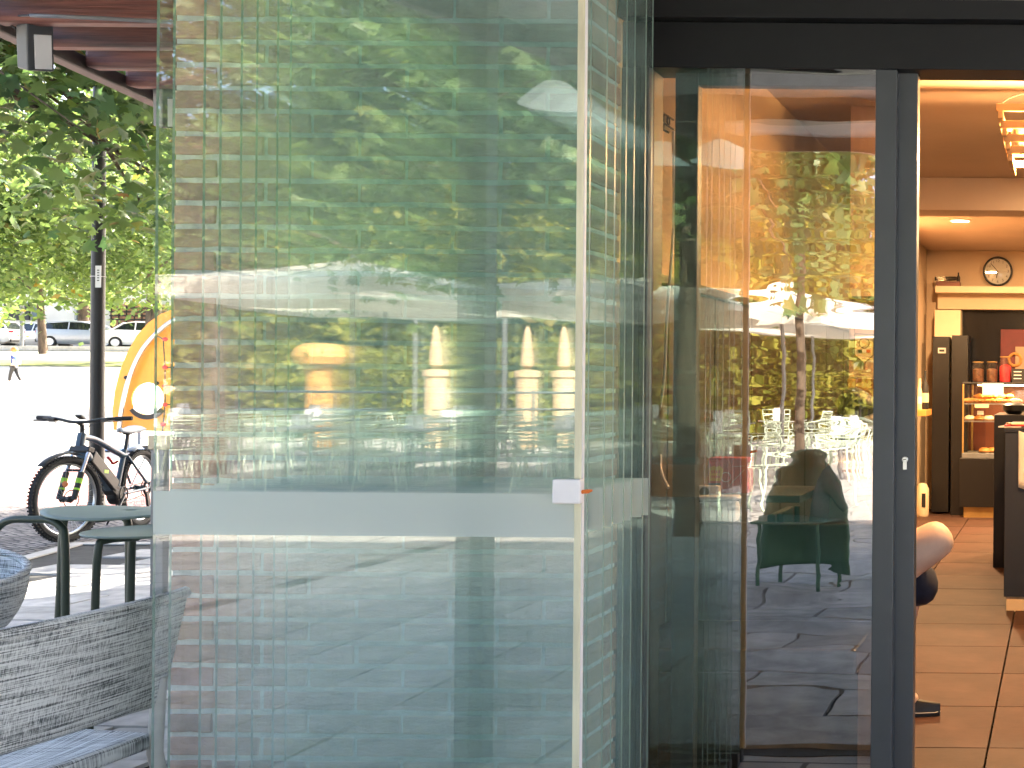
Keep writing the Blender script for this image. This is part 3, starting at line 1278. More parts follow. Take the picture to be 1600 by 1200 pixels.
# canopy over the terrace in front of the entrance (seen in the glass)
CZ = 2.95
can = thing('terrace_canopy', 'dark canopy over the entrance, reflected at the top of the glass', 'canopy', (0, 0, CZ))
mb = MB()
poly = [(-3.63, 3.95), (-2.34, -.85), (-2.22, -1.3), (3.5, -1.35), (3.5, 3.95)]
mb.prism(poly, .10, .16, 'XY')
mb.build('ceiling_panel', M['ceiling_dark'], can)
for k, (p, q) in enumerate(zip(poly[:3], poly[1:4])):
    p, q = Vector((*p, 0)), Vector((*q, 0))
    e = MB()
    dvec = (q - p).normalized()
    nn = Vector((dvec.y, -dvec.x, 0)) * .03
    vs = []
    for w in (p, q - dvec * .002):
        for s, zz in ((-1, 0), (1, 0), (1, .22), (-1, .22)):
            vs.append(w + nn * s + Vector((0, 0, zz)))
    e.add(vs, [(0, 1, 2, 3), (7, 6, 5, 4), (0, 4, 5, 1), (1, 5, 6, 2), (2, 6, 7, 3), (3, 7, 4, 0)])
    e.build('edge_beam', M['anthracite'], can, bevel=.004)
for y in (2.6, 1.3, 0.0):
    mb = MB()
    xl = -2.50 - (y + .85) * .268 + .22
    mb.span((xl, y - .04, -.02), (3.4, y + .04, .098))
    mb.build('cross_beam', M['anthracite'], can, bevel=.004)
mb = MB()
mb.span((-2.30, 3.15, .0), (-.9, 3.72, .09))
mb.build('panel_track', M['anthracite_dark'], can, bevel=.004)
pp = refl(742, 900, 4.75)
post = thing('canopy_post', 'blue grey square canopy post reflected as a dark band in the folded glass', 'post', (pp.x, pp.y, 0))
mb = MB()
mb.span((-.05, -.05, .012), (.05, .05, CZ - .021))
mb.build('shaft', M['anthracite'], post, bevel=.006)
mb = MB()
mb.span((-.15, -.15, 0), (.15, .15, .012))
mb.build('base_plate', M['anthracite'], post, bevel=.002)


M['lit_shade'] = emit('lit white lamp shade', (.88, 1.0, .94), .28)


def pendant(label, px, py, D, m):
    p = refl(px, py, D, m)
    t = thing('pendant_lamp', label, 'lamp', (p.x, p.y, p.z), 0, 'white cone lamps under the canopy')
    mb = MB()
    mb.lathe([(.03, .085), (.055, .08), (.12, .025), (.165, -.02), (.168, -.024), (.16, -.02), (.115, .02), (.05, .075), (.03, .08)], n=32, cap=False)
    mb.build('lamp_shade', M['lit_shade'], t, smooth=True)
    mb = MB()
    mb.lathe([(.022, .08), (.022, .22), (.01, .23)], n=12)
    mb.tube([(0, 0, .23), (0, 0, CZ + .1 - p.z)], .004, 6)
    mb.build('stem', M['grey_metal'], t, smooth=True)
    return t


pendant('white cone pendant lamp reflected in the folded glass stack', 868, 156, 6.3, 3.16)
pendant('white cone pendant lamp reflected in the sliding door', 1127, 243, 7.9, 4.0)

# building walls for views to the side; unseen height added to shade the terrace
bw = thing('cafe_building', 'café building behind the brick pillar and entrance, raised to shade the terrace', 'building', (0, 9, 0))
mb = MB()
mb.span((-2.40, -4.99, 0), (-2.20, 6.2, 8.2))
mb.span((-2.19, 6.0, 0), (4.6, 6.2, 8.2))
mb.span((4.4, -5.0, 0), (4.6, 5.99, 8.2))
mb.span((-2.19, -4.99, 3.05), (4.39, -4.8, 8.2))
mb.build('wall', M['mortar'], bw)
mb = MB()
mb.span((-2.6, -5.2, 8.2), (4.8, 6.4, 8.45))
mb.build('roof', M['ceiling_dark'], bw)

# ------------------------------------------------------------------ outdoor furniture, left
def woven_chair(label, loc, rz):
    """low chair with a curved woven back band, woven seat and splayed legs; local +x is the front"""
    t = thing('woven_chair', label, 'chair', loc, rz, 'grey woven chairs')
    W = .36                                   # half width
    # back band: curved in plan, leaning back, ends swept forward
    mb = MB()
    rows = []
    nU = 16
    for j in range(7):
        v = j / 6
        z = .535 + .275 * v
        r_ = []
        for i in range(nU + 1):
            s = -1 + 2 * i / nU
            xx = -.02 - .05 * v + .05 * abs(s) ** 2.2
            yy = s * (W + .025 * v)
            r_.append((xx, yy, z - .02 * abs(s) ** 3 * (1 - v)))
        rows.append(r_)
    mb.grid(rows)
    bk = mb.build('backrest', M['weave'], t, smooth=True, solid=.026)
    bk.modifiers.new('round', 'BEVEL').width = .010
    mb = MB()
    mb.tube([(-.072 + .05 * abs(s) ** 2.2, s * (W + .026), .812) for s in [-1 + 2 * i / 16 for i in range(17)]], .015, 10)
    mb.build('top_roll', M['weave'], t, smooth=True)
    mb = MB()
    rows = []
    for j in range(9):
        v = j / 8
        r_ = []
        for i in range(9):
            s = -1 + 2 * i / 8
            wv = W * (.92 + .10 * v)
            r_.append((.02 + .50 * v, s * wv, .445 - .03 * math.sin(math.pi * v) * (1 - s * s) - .012 * (1 - v)))
        rows.append(r_)
    mb.grid(rows)
    mb.build('seat', M['weave_flat'], t, smooth=True, solid=.045, bevel=.012)
    for sx, sy in ((0, 1), (0, -1), (1, 1), (1, -1)):
        mb = MB()
        if sx == 0:
            mb.tube([(.0, sy * .325, .60), (.02, sy * .335, .40), (-.05, sy * .375, .0)], [.017, .019, .012], 10)
        else:
            mb.tube([(.45, sy * .30, .41), (.52, sy * .36, 0)], [.018, .012], 10)
        mb.build('leg', M['chair_leg'], t, smooth=True)
    return t


# chair back runs away from the eye at x = -2.26; the seat lies on its far side
woven_chair('grey woven chair with low curved back, nearest in the bottom left corner', (-2.355, 3.17, 0), R(176))

tc_ = thing('tub_chair', 'grey woven tub chair cut off by the left edge of the picture', 'chair', (-3.93, 4.60, 0), R(-40), 'grey woven chairs')
mb = MB()
rows = []
for j in range(9):
    v = j / 8
    rr = .10 + .22 * math.sin(v * math.pi / 2) ** .8
    rows.append([(rr * math.cos(q), rr * math.sin(q), .42 + .24 * v ** 1.6 + (.10 * v * (1 - math.cos(q)) / 2)) for q in [2 * math.pi * i / 40 for i in range(40)]])
mb.grid(rows, close_u=True)
mb.f.append(tuple(range(40)))
mb.m.append(0)
mb.build('shell', M['weave'], tc_, smooth=True, solid=.02)
mb = MB()
top_ = rows[-1] + rows[-1][:1]
mb.tube(top_, .014, 10)
mb.build('rim', M['weave'], tc_, smooth=True)
for q in (45, 135, 225, 315):
    mb = MB()
    mb.tube([(.12 * math.cos(R(q)), .12 * math.sin(R(q)), .44), (.27 * math.cos(R(q)), .27 * math.sin(R(q)), 0)], [.021, .013], 10)
    mb.build('leg', M['chair_leg'], tc_, smooth=True)


def round_stool(label, c, legs_rot, r=.245, zt=.77, arch=False):
    t = thing('round_stool', label, 'stool', (c[0], c[1], 0), legs_rot, 'green metal stools')
    mb = MB()
    prof = [(0.001, zt - .004), (r - .012, zt - .003), (r, zt), (r + .002, zt - .004), (r - .004, zt - .010), (0.001, zt - .010)]
    mb.lathe(prof, n=48, cap=False)
    mb.build('seat', M['green_paint'], t, smooth=True)
    for k in range(4):
        a = R(45) + k * R(90)
        x, y = math.cos(a), math.sin(a)
        mb = MB()
        mb.tube(smooth_path([(x * .06, y * .06, zt - .024), (x * .17, y * .17, zt - .026), (x * .20, y * .20, zt - .07), (x * .21, y * .21, zt * .5), (x * .225, y * .225, .0)], 5), .0145, 10)
        mb.build('leg', M['green_dark'], t, smooth=True)
    mb = MB()
    mb.torus((0, 0, .28), .200, .009, 36, 8, axis=(0, 0, 1))
    mb.build('footrest', M['green_dark'], t, smooth=True)
    return t


round_stool('sage green round stool in front, just left of the glass edge', (-3.60, 5.36), R(12))


def arch_stool():
    """a second stool: disc top on two tubular hoops joined by a foot bar"""
    c = at(205, 802, 6.05)
    t = thing('arch_stool', 'sage green stool on dark tubular hoops, behind the round stool', 'stool', (c.x, c.y, 0), 0, 'green metal stools')
    mb = MB()
    zt = .775
    rows = []
    for j in range(9):
        q = j / 8
        rows.append([((.02 + .29 * q) * math.cos(a) * 1.12, (.02 + .29 * q) * math.sin(a) * .95, zt + .012 * q * q * math.cos(2 * a)) for a in [2 * math.pi * i / 40 for i in range(40)]])
    mb.grid(rows, close_u=True)
    mb.build('seat', M['green_paint'], t, smooth=True, solid=.009)
    for yy in (-.20, .20):
        mb = MB()
        xl, xr = -.455, -.16
        mb.tube(smooth_path([(xl - .03, yy, 0), (xl - .012, yy, .35), (xl, yy, zt - .11), (xl + .02, yy, zt - .05), (xl + .075, yy, zt - .022),
                             (-.3, yy, zt - .020), (xr - .06, yy, zt - .022), (xr - .01, yy, zt - .05), (xr + .01, yy, zt - .11), (xr + .015, yy, .35), (xr + .02, yy, 0)], 5), .0165, 10)
        mb.build('leg_hoop', M['green_dark'], t, smooth=True)
    mb = MB()
    mb.tube(smooth_path([(-.155, -.19, .25), (-.38, -.19, .235), (-.455, -.14, .23), (-.47, 0, .23), (-.455, .14, .23), (-.38, .19, .235), (-.155, .19, .25)], 5), .012, 8)
    mb.build('foot_bar', M['green_dark'], t, smooth=True)
    return t


arch_stool()

# grey post with wooden cap behind the glass edge
c = at(248, 1092, 5.65)
gp = thing('steel_post', 'grey steel post with a pale wooden cap behind the glass edge', 'post', (c.x, c.y, 0))
mb = MB()
mb.span((-.028, -.02, .06), (.026, .02, 1.075))
mb.build('shaft', M['grey_metal'], gp, bevel=.003)
mb = MB()
mb.span((-.035, -.03, 1.076), (.045, .03, 1.135))
mb.build('cap', M['cream'], gp, bevel=.003)
mb = MB()
mb.tube([(0, 0, .062), (.01, 0, .03)], .008, 8)
mb.lathe([(.022, 0), (.025, .008), (.02, .025)], (.012, 0, 0), 14)
mb.build('caster', M['black_metal'], gp, smooth=True)


# ------------------------------------------------------------------ bicycle
M['bike_blue'] = pbr('steel blue frame paint', (.045, .085, .13), .32, var=.06, spec=.6)
M['bike_green'] = pbr('lime accents', (.35, .72, .06), .4, var=.04)
M['mud'] = pbr('silver mudguard', (.55, .57, .60), .35, var=.05)
bk = thing('bicycle', 'blue electric mountain bicycle with black battery leaning by the lamp post', 'bicycle', (-8.42, 12.32, .006), math.atan2(-.985, .175))
WR = .355


def wheel(name, x, steer, parent):
    w = bpy.data.objects.new(name, None)
    COL.objects.link(w)
    w.parent = parent
    w.location = (x, 0, WR)
    w.rotation_euler = (0, 0, steer)
    mb = MB()
    mb.torus((0, 0, 0), WR - .030, .030, 56, 10)
    for k in range(72):
        a = 2 * math.pi * k / 72
        for s in (-1, 1):
            mb.box(((WR - .004) * math.cos(a + s * .02), s * .017, (WR - .004) * math.sin(a + s * .02)), (.014, .014, .012), rot=Matrix.Rotation(-a + math.pi / 2, 3, 'Y'))
    mb.build('tyre', M['tyre'], w)
    mb = MB()
    mb.torus((0, 0, 0), WR - .064, .011, 56, 8, flat=1.3)
    mb.build('rim', M['steel'], w, smooth=True)
    mb = MB()
    for k in range(28):
        a = 2 * math.pi * k / 28
        b = a + (.5 if k % 2 else -.5)
        mb.tube([(.022 * math.cos(b), .025 * (1 if k % 4 < 2 else -1), .022 * math.sin(b)), ((WR - .07) * math.cos(a), 0, (WR - .07) * math.sin(a))], .0013, 4)
    mb.build('spokes', M['steel'], w)
    mb = MB()
    mb.lathe([(.012, -.06), (.03, -.04), (.022, 0), (.03, .04), (.012, .06)], (0, 0, 0), 16, axis=(0, 1, 0))
    mb.torus((0, .045, 0), .075, .005, 28, 4)
    mb.build('hub', M['black_metal'], w, smooth=True)
    return w


wheel('front_wheel', 1.22, R(-16), bk)
wheel('rear_wheel', 0, 0, bk)
mb = MB()
hb, ht = Vector((1.03, 0, .76)), Vector((.985, 0, .89))
bb = Vector((.43, 0, .33))
st = Vector((.30, 0, .66))
mb.tube([bb, Vector((.97, 0, .72))], [.045, .05], 12)
mb.tube(smooth_path([ht + Vector((.0, 0, -.03)), (.78, 0, .83), (.5, 0, .735), (.29, 0, .665)], 5), .026, 12)
mb.tube([bb, st + Vector((-.02, 0, .06))], .022, 12)
mb.tube([hb, ht], .034, 14)
for s in (-1, 1):
    mb.tube([(.29, s * .03, .665), (.02, s * .07, .40)], .011, 8)
    mb.tube([(.40, s * .045, .33), (.0, s * .07, .355)], .013, 8)
mb.build('frame', M['bike_blue'], bk, smooth=True)
mb = MB()
dv = (Vector((.97, 0, .72)) - bb).normalized()
mid = bb.lerp(Vector((.97, 0, .72)), .52) + Vector((-dv.z, 0, dv.x)) * .022
ang = math.atan2(dv.z, dv.x)
mb.box(mid, (.50, .105, .115), rot=Matrix.Rotation(-ang, 3, 'Y'))
bt = mb.build('battery', M['black'], bk, bevel=.012)
for s in (-1, 1):
    mb = MB()
    mb.box(mid + Vector((.0, s * .0535, .0)), (.07, .001, .03), rot=Matrix.Rotation(-ang + .5, 3, 'Y'))
    mb.build('decal', M['bike_green'], bt)
mb = MB()
mb.lathe([(.06, -.05), (.085, -.03), (.085, .03), (.06, .05)], bb + Vector((.0, 0, -.005)), 20, axis=(0, 1, 0))
mb.box(bb + Vector((.05, 0, .03)), (.16, .09, .09), rot=Matrix.Rotation(-ang, 3, 'Y'))
mb.build('motor', M['black'], bk, bevel=.01)
fk = bpy.data.objects.new('fork', None)
COL.objects.link(fk)
fk.parent = bk
fk.location = (1.22, 0, WR)
fk.rotation_euler = (0, 0, R(-16))
mb = MB()
for s in (-1, 1):
    mb.tube([(0, s * .068, .0), (-.075, s * .068, .22)], [.022, .024], 12)
mb.tube([(-.075, -.07, .235), (-.075, .07, .235)], .012, 8)
mb.build('fork_leg', M['black_metal'], fk, smooth=True)
for s in (-1, 1):
    mb = MB()
    mb.tube([(-.075, s * .068, .22), (-.15, s * .068, .40)], .015, 12)
    mb.build('stanchion', M['steel'], fk, smooth=True)
mb = MB()
mb.box((-.152, 0, .405), (.06, .18, .045), rot=Matrix.Rotation(-.35, 3, 'Y'))
mb.tube([(-.16, 0, .40), (-.19, 0, .43)], .02, 10)
mb.build('fork_crown', M['black_metal'], fk, bevel=.008)
for s in (-1, 1):
    mb = MB()
    mb.tube([(-.043, s * .068, .13), (-.057, s * .068, .17)], .0252, 12)
    mb.tube([(-.025, s * .068, .075), (-.031, s * .068, .09)], .0248, 12)
    mb.build('fork_decal', M['bike_green'], fk)
mb = MB()
mb.lathe([(.001, 0), (.024, .002), (.026, .008), (.001, .012)], (.05, .04, .13), 14, axis=(1, 0, 0))
mb.build('reflector', M['orange'], fk, smooth=True)
mb = MB()
rows = []
for i in range(9):
    a = R(48 + 62 * i / 8)
    rows.append([((WR + .035) * math.cos(a), s * .035, (WR + .035 - .012 * s * s) * math.sin(a)) for s in (-1, -.5, 0, .5, 1)])
mb.grid(rows)
mb.build('front_mudguard', M['black'], fk, smooth=True, solid=.004)
mb = MB()
rows = []
for i in range(13):
    a = R(62 + 100 * i / 12)
    rows.append([((WR + .045) * math.cos(a), s * .04, (WR + .045 - .012 * s * s) * math.sin(a) + WR) for s in (-1, -.5, 0, .5, 1)])
mb.grid(rows)
mb.tube([(-.22, .045, WR + .3), (0, .08, WR)], .004, 6)
mb.tube([(-.22, -.045, WR + .3), (0, -.08, WR)], .004, 6)
mb.build('rear_mudguard', M['mud'], bk, smooth=True, solid=.004)
mb = MB()
mb.tube([st + Vector((-.03, 0, .05)), (.225, 0, .86)], .015, 10)
mb.build('seatpost', M['black_metal'], bk, smooth=True)
mb = MB()
rows = []
for i in range(11):
    v = i / 10
    w = .075 * (1 - v) ** .9 + .020
    x = .10 + .27 * v
    z = .905 + .018 * (2 * v - 1) ** 2 - .01 * v
    rows.append([(x, s * w, z - .030 * abs(s) ** 2.5) for s in (-1, -.8, -.5, 0, .5, .8, 1)])
mb.grid(rows)
mb.build('saddle', M['mud'], bk, smooth=True, solid=.02, bevel=.004)
mb = MB()
mb.tube([(.14, .02, .875), (.22, .025, .862), (.33, .015, .88)], .004, 6)
mb.tube([(.14, -.02, .875), (.22, -.025, .862), (.33, -.015, .88)], .004, 6)
mb.box((.225, 0, .862), (.05, .06, .02))
mb.build('saddle_clamp', M['black_metal'], bk)
hbs = bpy.data.objects.new('handlebar', None)
COL.objects.link(hbs)
hbs.parent = bk
hbs.location = (.985, 0, .93)
hbs.rotation_euler = (0, 0, R(-8))
mb = MB()
mb.tube([(0, 0, -.05), (0, 0, .03), (.045, 0, .055)], .018, 10)
mb.tube(smooth_path([(-.03, -.37, .09), (.02, -.2, .085), (.045, -.06, .06), (.045, .06, .06), (.02, .2, .085), (-.03, .37, .09)], 6), .0125, 10)
mb.build('bar', M['black_metal'], hbs, smooth=True)
for s in (-1, 1):
    mb = MB()
    mb.tube([(-.012, s * .27, .088), (-.034, s * .39, .091)], .0175, 10)
    mb.build('grip', M['tyre'], hbs, smooth=True)
mb = MB()
for s in (-1, 1):
    mb.box((.035, s * .215, .075), (.05, .045, .03))
    mb.tube([(.04, s * .22, .075), (.065, s * .27, .07), (.055, s * .36, .072)], .006, 6)
mb.box((.05, .02, .10), (.06, .05, .012), rot=(0, -.5, 0))
mb.tube(smooth_path([(.05, .2, .07), (.12, .1, .0), (.07, .03, -.15)], 5), .003, 6)
mb.tube(smooth_path([(.05, -.2, .07), (.12, -.1, .0), (.07, -.03, -.15)], 5), .003, 6)
mb.build('controls', M['black_metal'], hbs)
mb = MB()
mb.torus(bb + Vector((0, .065, 0)), .07, .006, 28, 6)
mb.tube([bb + Vector((0, .075, 0)), bb + Vector((.13, .085, -.11))], [.012, .010], 8)
mb.tube([bb + Vector((0, -.075, 0)), bb + Vector((-.13, -.085, .11))], [.012, .010], 8)
mb.tube([bb + Vector((0, .06, .07)), (0, .06, WR + .05)], .004, 4)
mb.tube([bb + Vector((0, .06, -.07)), (0, .06, WR - .05)], .004, 4)
mb.torus((0, .06, 0 + WR), .055, .012, 24, 6)
mb.box((.02, .075, WR - .10), (.04, .02, .13), rot=(0, .3, 0))
mb.build('drivetrain', M['black_metal'], bk)
for s in (-1, 1):
    mb = MB()
    mb.box(bb + Vector((s * .13, s * .13, -s * .11)), (.085, .09, .016))
    mb.build('pedal', M['black_metal'], bk, bevel=.003)
mb = MB()
mb.tube([(.12, -.08, WR - .02), (.02, -.26, -.33 + WR)], .008, 8)
mb.build('kickstand', M['black_metal'], bk, smooth=True)
mb = MB()
mb.tube(smooth_path([(.33, -.03, .62), (.37, -.05, .60), (.43, -.04, .63), (.50, -.03, .66)], 4), .012, 8)
mb.build('lock_hose', M['red'], bk, smooth=True)

# ------------------------------------------------------------------ lamp post
c = at(152, 620, 12.75)
lp = thing('lamp_post', 'black lamp post with a small white notice behind the bicycle', 'lamp post', (c.x, c.y, 0))
mb = MB()
mb.tube([(0, 0, 0), (0, 0, 1.1), (0, 0, 5.2)], [.066, .061, .05], 20)
mb.build('shaft', M['black_metal'], lp, smooth=True)
mb = MB()
mb.lathe([(.12, 0), (.12, .03), (.09, .06), (.075, .16), (.066, .2)], (0, 0, 0), 20)
mb.build('base', M['black_metal'], lp, smooth=True)
mb = MB()
mb.lathe([(.06, 5.2), (.22, 5.28), (.28, 5.36), (.10, 5.44), (.02, 5.5)], (0, 0, 0), 24)
mb.build('lamp_head', M['black_metal'], lp, smooth=True)
mb = MB()
nz_ = at(160, 432, 12.67)
mb.box(Vector((.045, -.062, nz_.z)), (.052, .006, .205))
nt_ = mb.build('notice', M['paper'], lp)
mb = MB()
for k in range(5):
    mb.box((.047, -.0665, nz_.z + .06 - k * .024), (.02, .001, .010))
mb.build('notice_print', M['black'], nt_)
mb = MB()
mb.torus((0, 0, nz_.z + .004), .063, .003, 24, 4, axis=(0, 0, 1))
mb.build('cable_tie', M['paper'], lp)

# ------------------------------------------------------------------ playground climber
M['hpl'] = pbr('orange climbing panel', (.78, .32, .035), .45, var=.04)
M['blue_rub'] = pbr('blue rubber surface', (.16, .26, .46), .9, var=.1, scale=2)
c0 = at(230, 690, 22.0)
pg = thing('playground_climber', 'curved orange climbing panel with a round hole and net', 'playground climber', (c0.x, 22.0, zg(22)))
go = Vector(pg.location)


def P22(x, y, dd=0.0):
    return at(x, y, 22.0 + dd) - go


outline = [(177, 672), (176, 640), (179, 612), (187, 580), (199, 550), (214, 524), (232, 504), (252, 490), (275, 482), (300, 480), (328, 484), (352, 498), (372, 520), (384, 560), (388, 610), (388, 677)]
op = [P22(*q) for q in outline]
hc = P22(231, 623)
hr = .262
# panel with a round hole: ring of quads between the hole and the outline
N = 64
ring_o, ring_i = [], []
poly2 = [(p.x, p.z) for p in op]


def ray_hit(cx, cz, a):
    best = None
    dx, dz = math.cos(a), math.sin(a)
    for (x1, z1), (x2, z2) in zip(poly2, poly2[1:] + poly2[:1]):
        ex, ez = x2 - x1, z2 - z1
        den = dx * ez - dz * ex
        if abs(den) < 1e-9:
            continue
        s = ((x1 - cx) * ez - (z1 - cz) * ex) / den
        q = ((x1 - cx) * dz - (z1 - cz) * dx) / den
        if s > 0 and -1e-6 <= q <= 1 + 1e-6 and (best is None or s > best):
            best = s
    return (cx + dx * best, cz + dz * best)


angs = sorted([2 * math.pi * k / N for k in range(N)] + [math.atan2(z - hc.z, x - hc.x) % (2 * math.pi) for x, z in poly2])
mb = MB()
rows_f, rows_b = [], []
for yy in (0.0, .035):
    ro, ri = [], []
    for a in angs:
        x, z = ray_hit(hc.x, hc.z, a)
        ro.append((x, yy, z))
        ri.append((hc.x + hr * math.cos(a), yy, hc.z + hr * math.sin(a)))
    mb.grid([ro, ri], close_u=True)
    rows_f.append(ro)
    rows_b.append(ri)
mb.grid(rows_f, close_u=True)
mb.grid(rows_b, close_u=True)
mb.build('panel', M['hpl'], pg)
mb = MB()
path = [(186, 672), (190, 640), (197, 606), (206, 580), (218, 554), (232, 534), (252, 514), (272, 500), (300, 492)]
mb.tube(smooth_path([P22(x, y, -.09) for x, y in path], 5), .034, 12)
mb.build('rail', M['steel'], pg, smooth=True)
mb = MB()
for x, y in ((198, 590), (232, 534), (184, 655), (204, 670), (246, 599)):
    p = P22(x, y, -.04)
    mb = MB()
    mb.lathe([(.03, 0), (.034, .02), (.02, .045)], (p.x, p.y, p.z), 12, axis=(0, -1, 0))
    mb.build('bolt_cap', M['black'], pg, smooth=True)
mb = MB()
pts_o = [(hc.x + .34 * math.cos(a), hc.z + .34 * math.sin(a)) for a in [R(215 + 110 * k / 14) for k in range(15)]]
pts_i = [(hc.x + .265 * math.cos(a), hc.z + .265 * math.sin(a)) for a in [R(325 - 110 * k / 14) for k in range(15)]]
mb.prism(pts_o + pts_i, -.03, -.001, 'XZ')
mb.build('foothold', M['black'], pg)
mb = MB()
prev = None
ys = [530, 574, 603, 632, 663, 674]
xs = [255, 258, 258, 258, 255, 254]
mb.tube([P22(x, y, -.25) for x, y in zip(xs, ys)], .011, 6)
mb.tube([P22(x + 34, y, -.25) for x, y in zip(xs, ys)], .011, 6)
for y in ys[1:4]:
    mb.tube([P22(258, y, -.25), P22(292, y, -.25)], .011, 6)
mb.tube([P22(255, 530, -.25), P22(240, 522, -.02)], .011, 6)
nt_ = mb.build('climbing_net', M['black_metal'], pg)
for y in ys[1:5] + ys[:1]:
    mb = MB()
    p = P22(258 if y < 650 else 255, y, -.26)
    mb.lathe([(.02, -.035), (.032, -.02), (.032, .02), (.02, .035)], p, 10, axis=(1, 0, 0))
    mb.build('rope_clamp', M['red'], pg, smooth=True)
for x in (196, 214, 380):
    mb = MB()
    a = P22(x, 672)
    mb.tube([(a.x, .06, a.z + .3), (a.x, .06, 0)], .03, 10)
    mb.build('support', M['grey_metal'], pg, smooth=True)
mb = MB()
mb.span((-1.1, -.5, -.01), (2.4, 1.6, .006))
bl_ = mb.build('rubber_pad', M['blue_rub'])
bl_.location = go
tag(bl_, kind='structure')

# ------------------------------------------------------------------ child walking
def child():
    c = at(22, 600, 46)
    t = thing('person', 'child in dark blue top and black trousers walking away on the pale ground', 'person', (c.x, c.y, zg(46) - .0), R(180))
    # local +x is the walking direction
    k = .72
    J = [(0, 0, .86, .115), (0, 0, 1.10, .125), (0, 0, 1.30, .12), (0, 0, 1.40, .05), (.02, 0, 1.50, .085), (.02, 0, 1.60, .10),
         (0, .14, 1.31, .05), (-.12, .18, 1.08, .042), (-.05, .19, .88, .035), (0, -.14, 1.31, .05), (.12, -.18, 1.08, .042), (.24, -.18, .92, .035),
         (.0, .08, .82, .09), (.12, .08, .46, .062), (.17, .08, .09, .045), (.27, .08, .05, .035),
         (.0, -.08, .82, .09), (-.10, -.08, .46, .062), (-.28, -.08, .12, .045), (-.20, -.08, .05, .035)]
    J = [(x * k, y * k, z * k, r * k) for x, y, z, r in J]
    E = [(0, 1), (1, 2), (2, 3), (3, 4), (4, 5), (2, 6), (6, 7), (7, 8), (2, 9), (9, 10), (10, 11), (0, 12), (12, 13), (13, 14), (14, 15), (0, 16), (16, 17), (17, 18), (18, 19)]
    skin_obj('body', J, E, M['skin_pale'], t)
    S = [(0, 0, .84, .135), (0, 0, 1.10, .14), (0, 0, 1.32, .125), (0, .145, 1.31, .062), (-.08, .17, 1.15, .055), (0, -.145, 1.31, .062), (.08, -.17, 1.15, .055)]
    skin_obj('shirt', [(x * k, y * k, z * k, r * k) for x, y, z, r in S], [(0, 1), (1, 2), (2, 3), (3, 4), (2, 5), (5, 6)], M['blue_cloth'], t)
    T = [(0, 0, .86, .125), (0, .08, .78, .10), (.12, .08, .46, .075), (.165, .08, .13, .066), (0, -.08, .78, .10), (-.10, -.08, .46, .075), (-.26, -.08, .15, .066)]
    skin_obj('trousers', [(x * k, y * k, z * k, r * k) for x, y, z, r in T], [(0, 1), (1, 2), (2, 3), (0, 4), (4, 5), (5, 6)], M['black'], t)
    mb = MB()
    mb.lathe([(.02, .115), (.07, .095), (.098, .05), (.104, 0), (.09, -.05)], (-.012 * k, 0, 1.60 * k), 16)
    o = mb.build('hair', M['bakery'], t, smooth=True)
    mb = MB()
    mb.box((-.16 * k, 0, 1.13 * k), (.16 * k, .26 * k, .38 * k))
    mb.build('backpack', M['sky_cloth'], t, bevel=.03)
    return t


child()


# ------------------------------------------------------------------ parked cars
M['car_glass'] = pbr('car glass', (.018, .022, .024), .08, var=.02, spec=.8)
M['lamp_red'] = pbr('tail lamp', (.45, .02, .03), .2, var=.02)


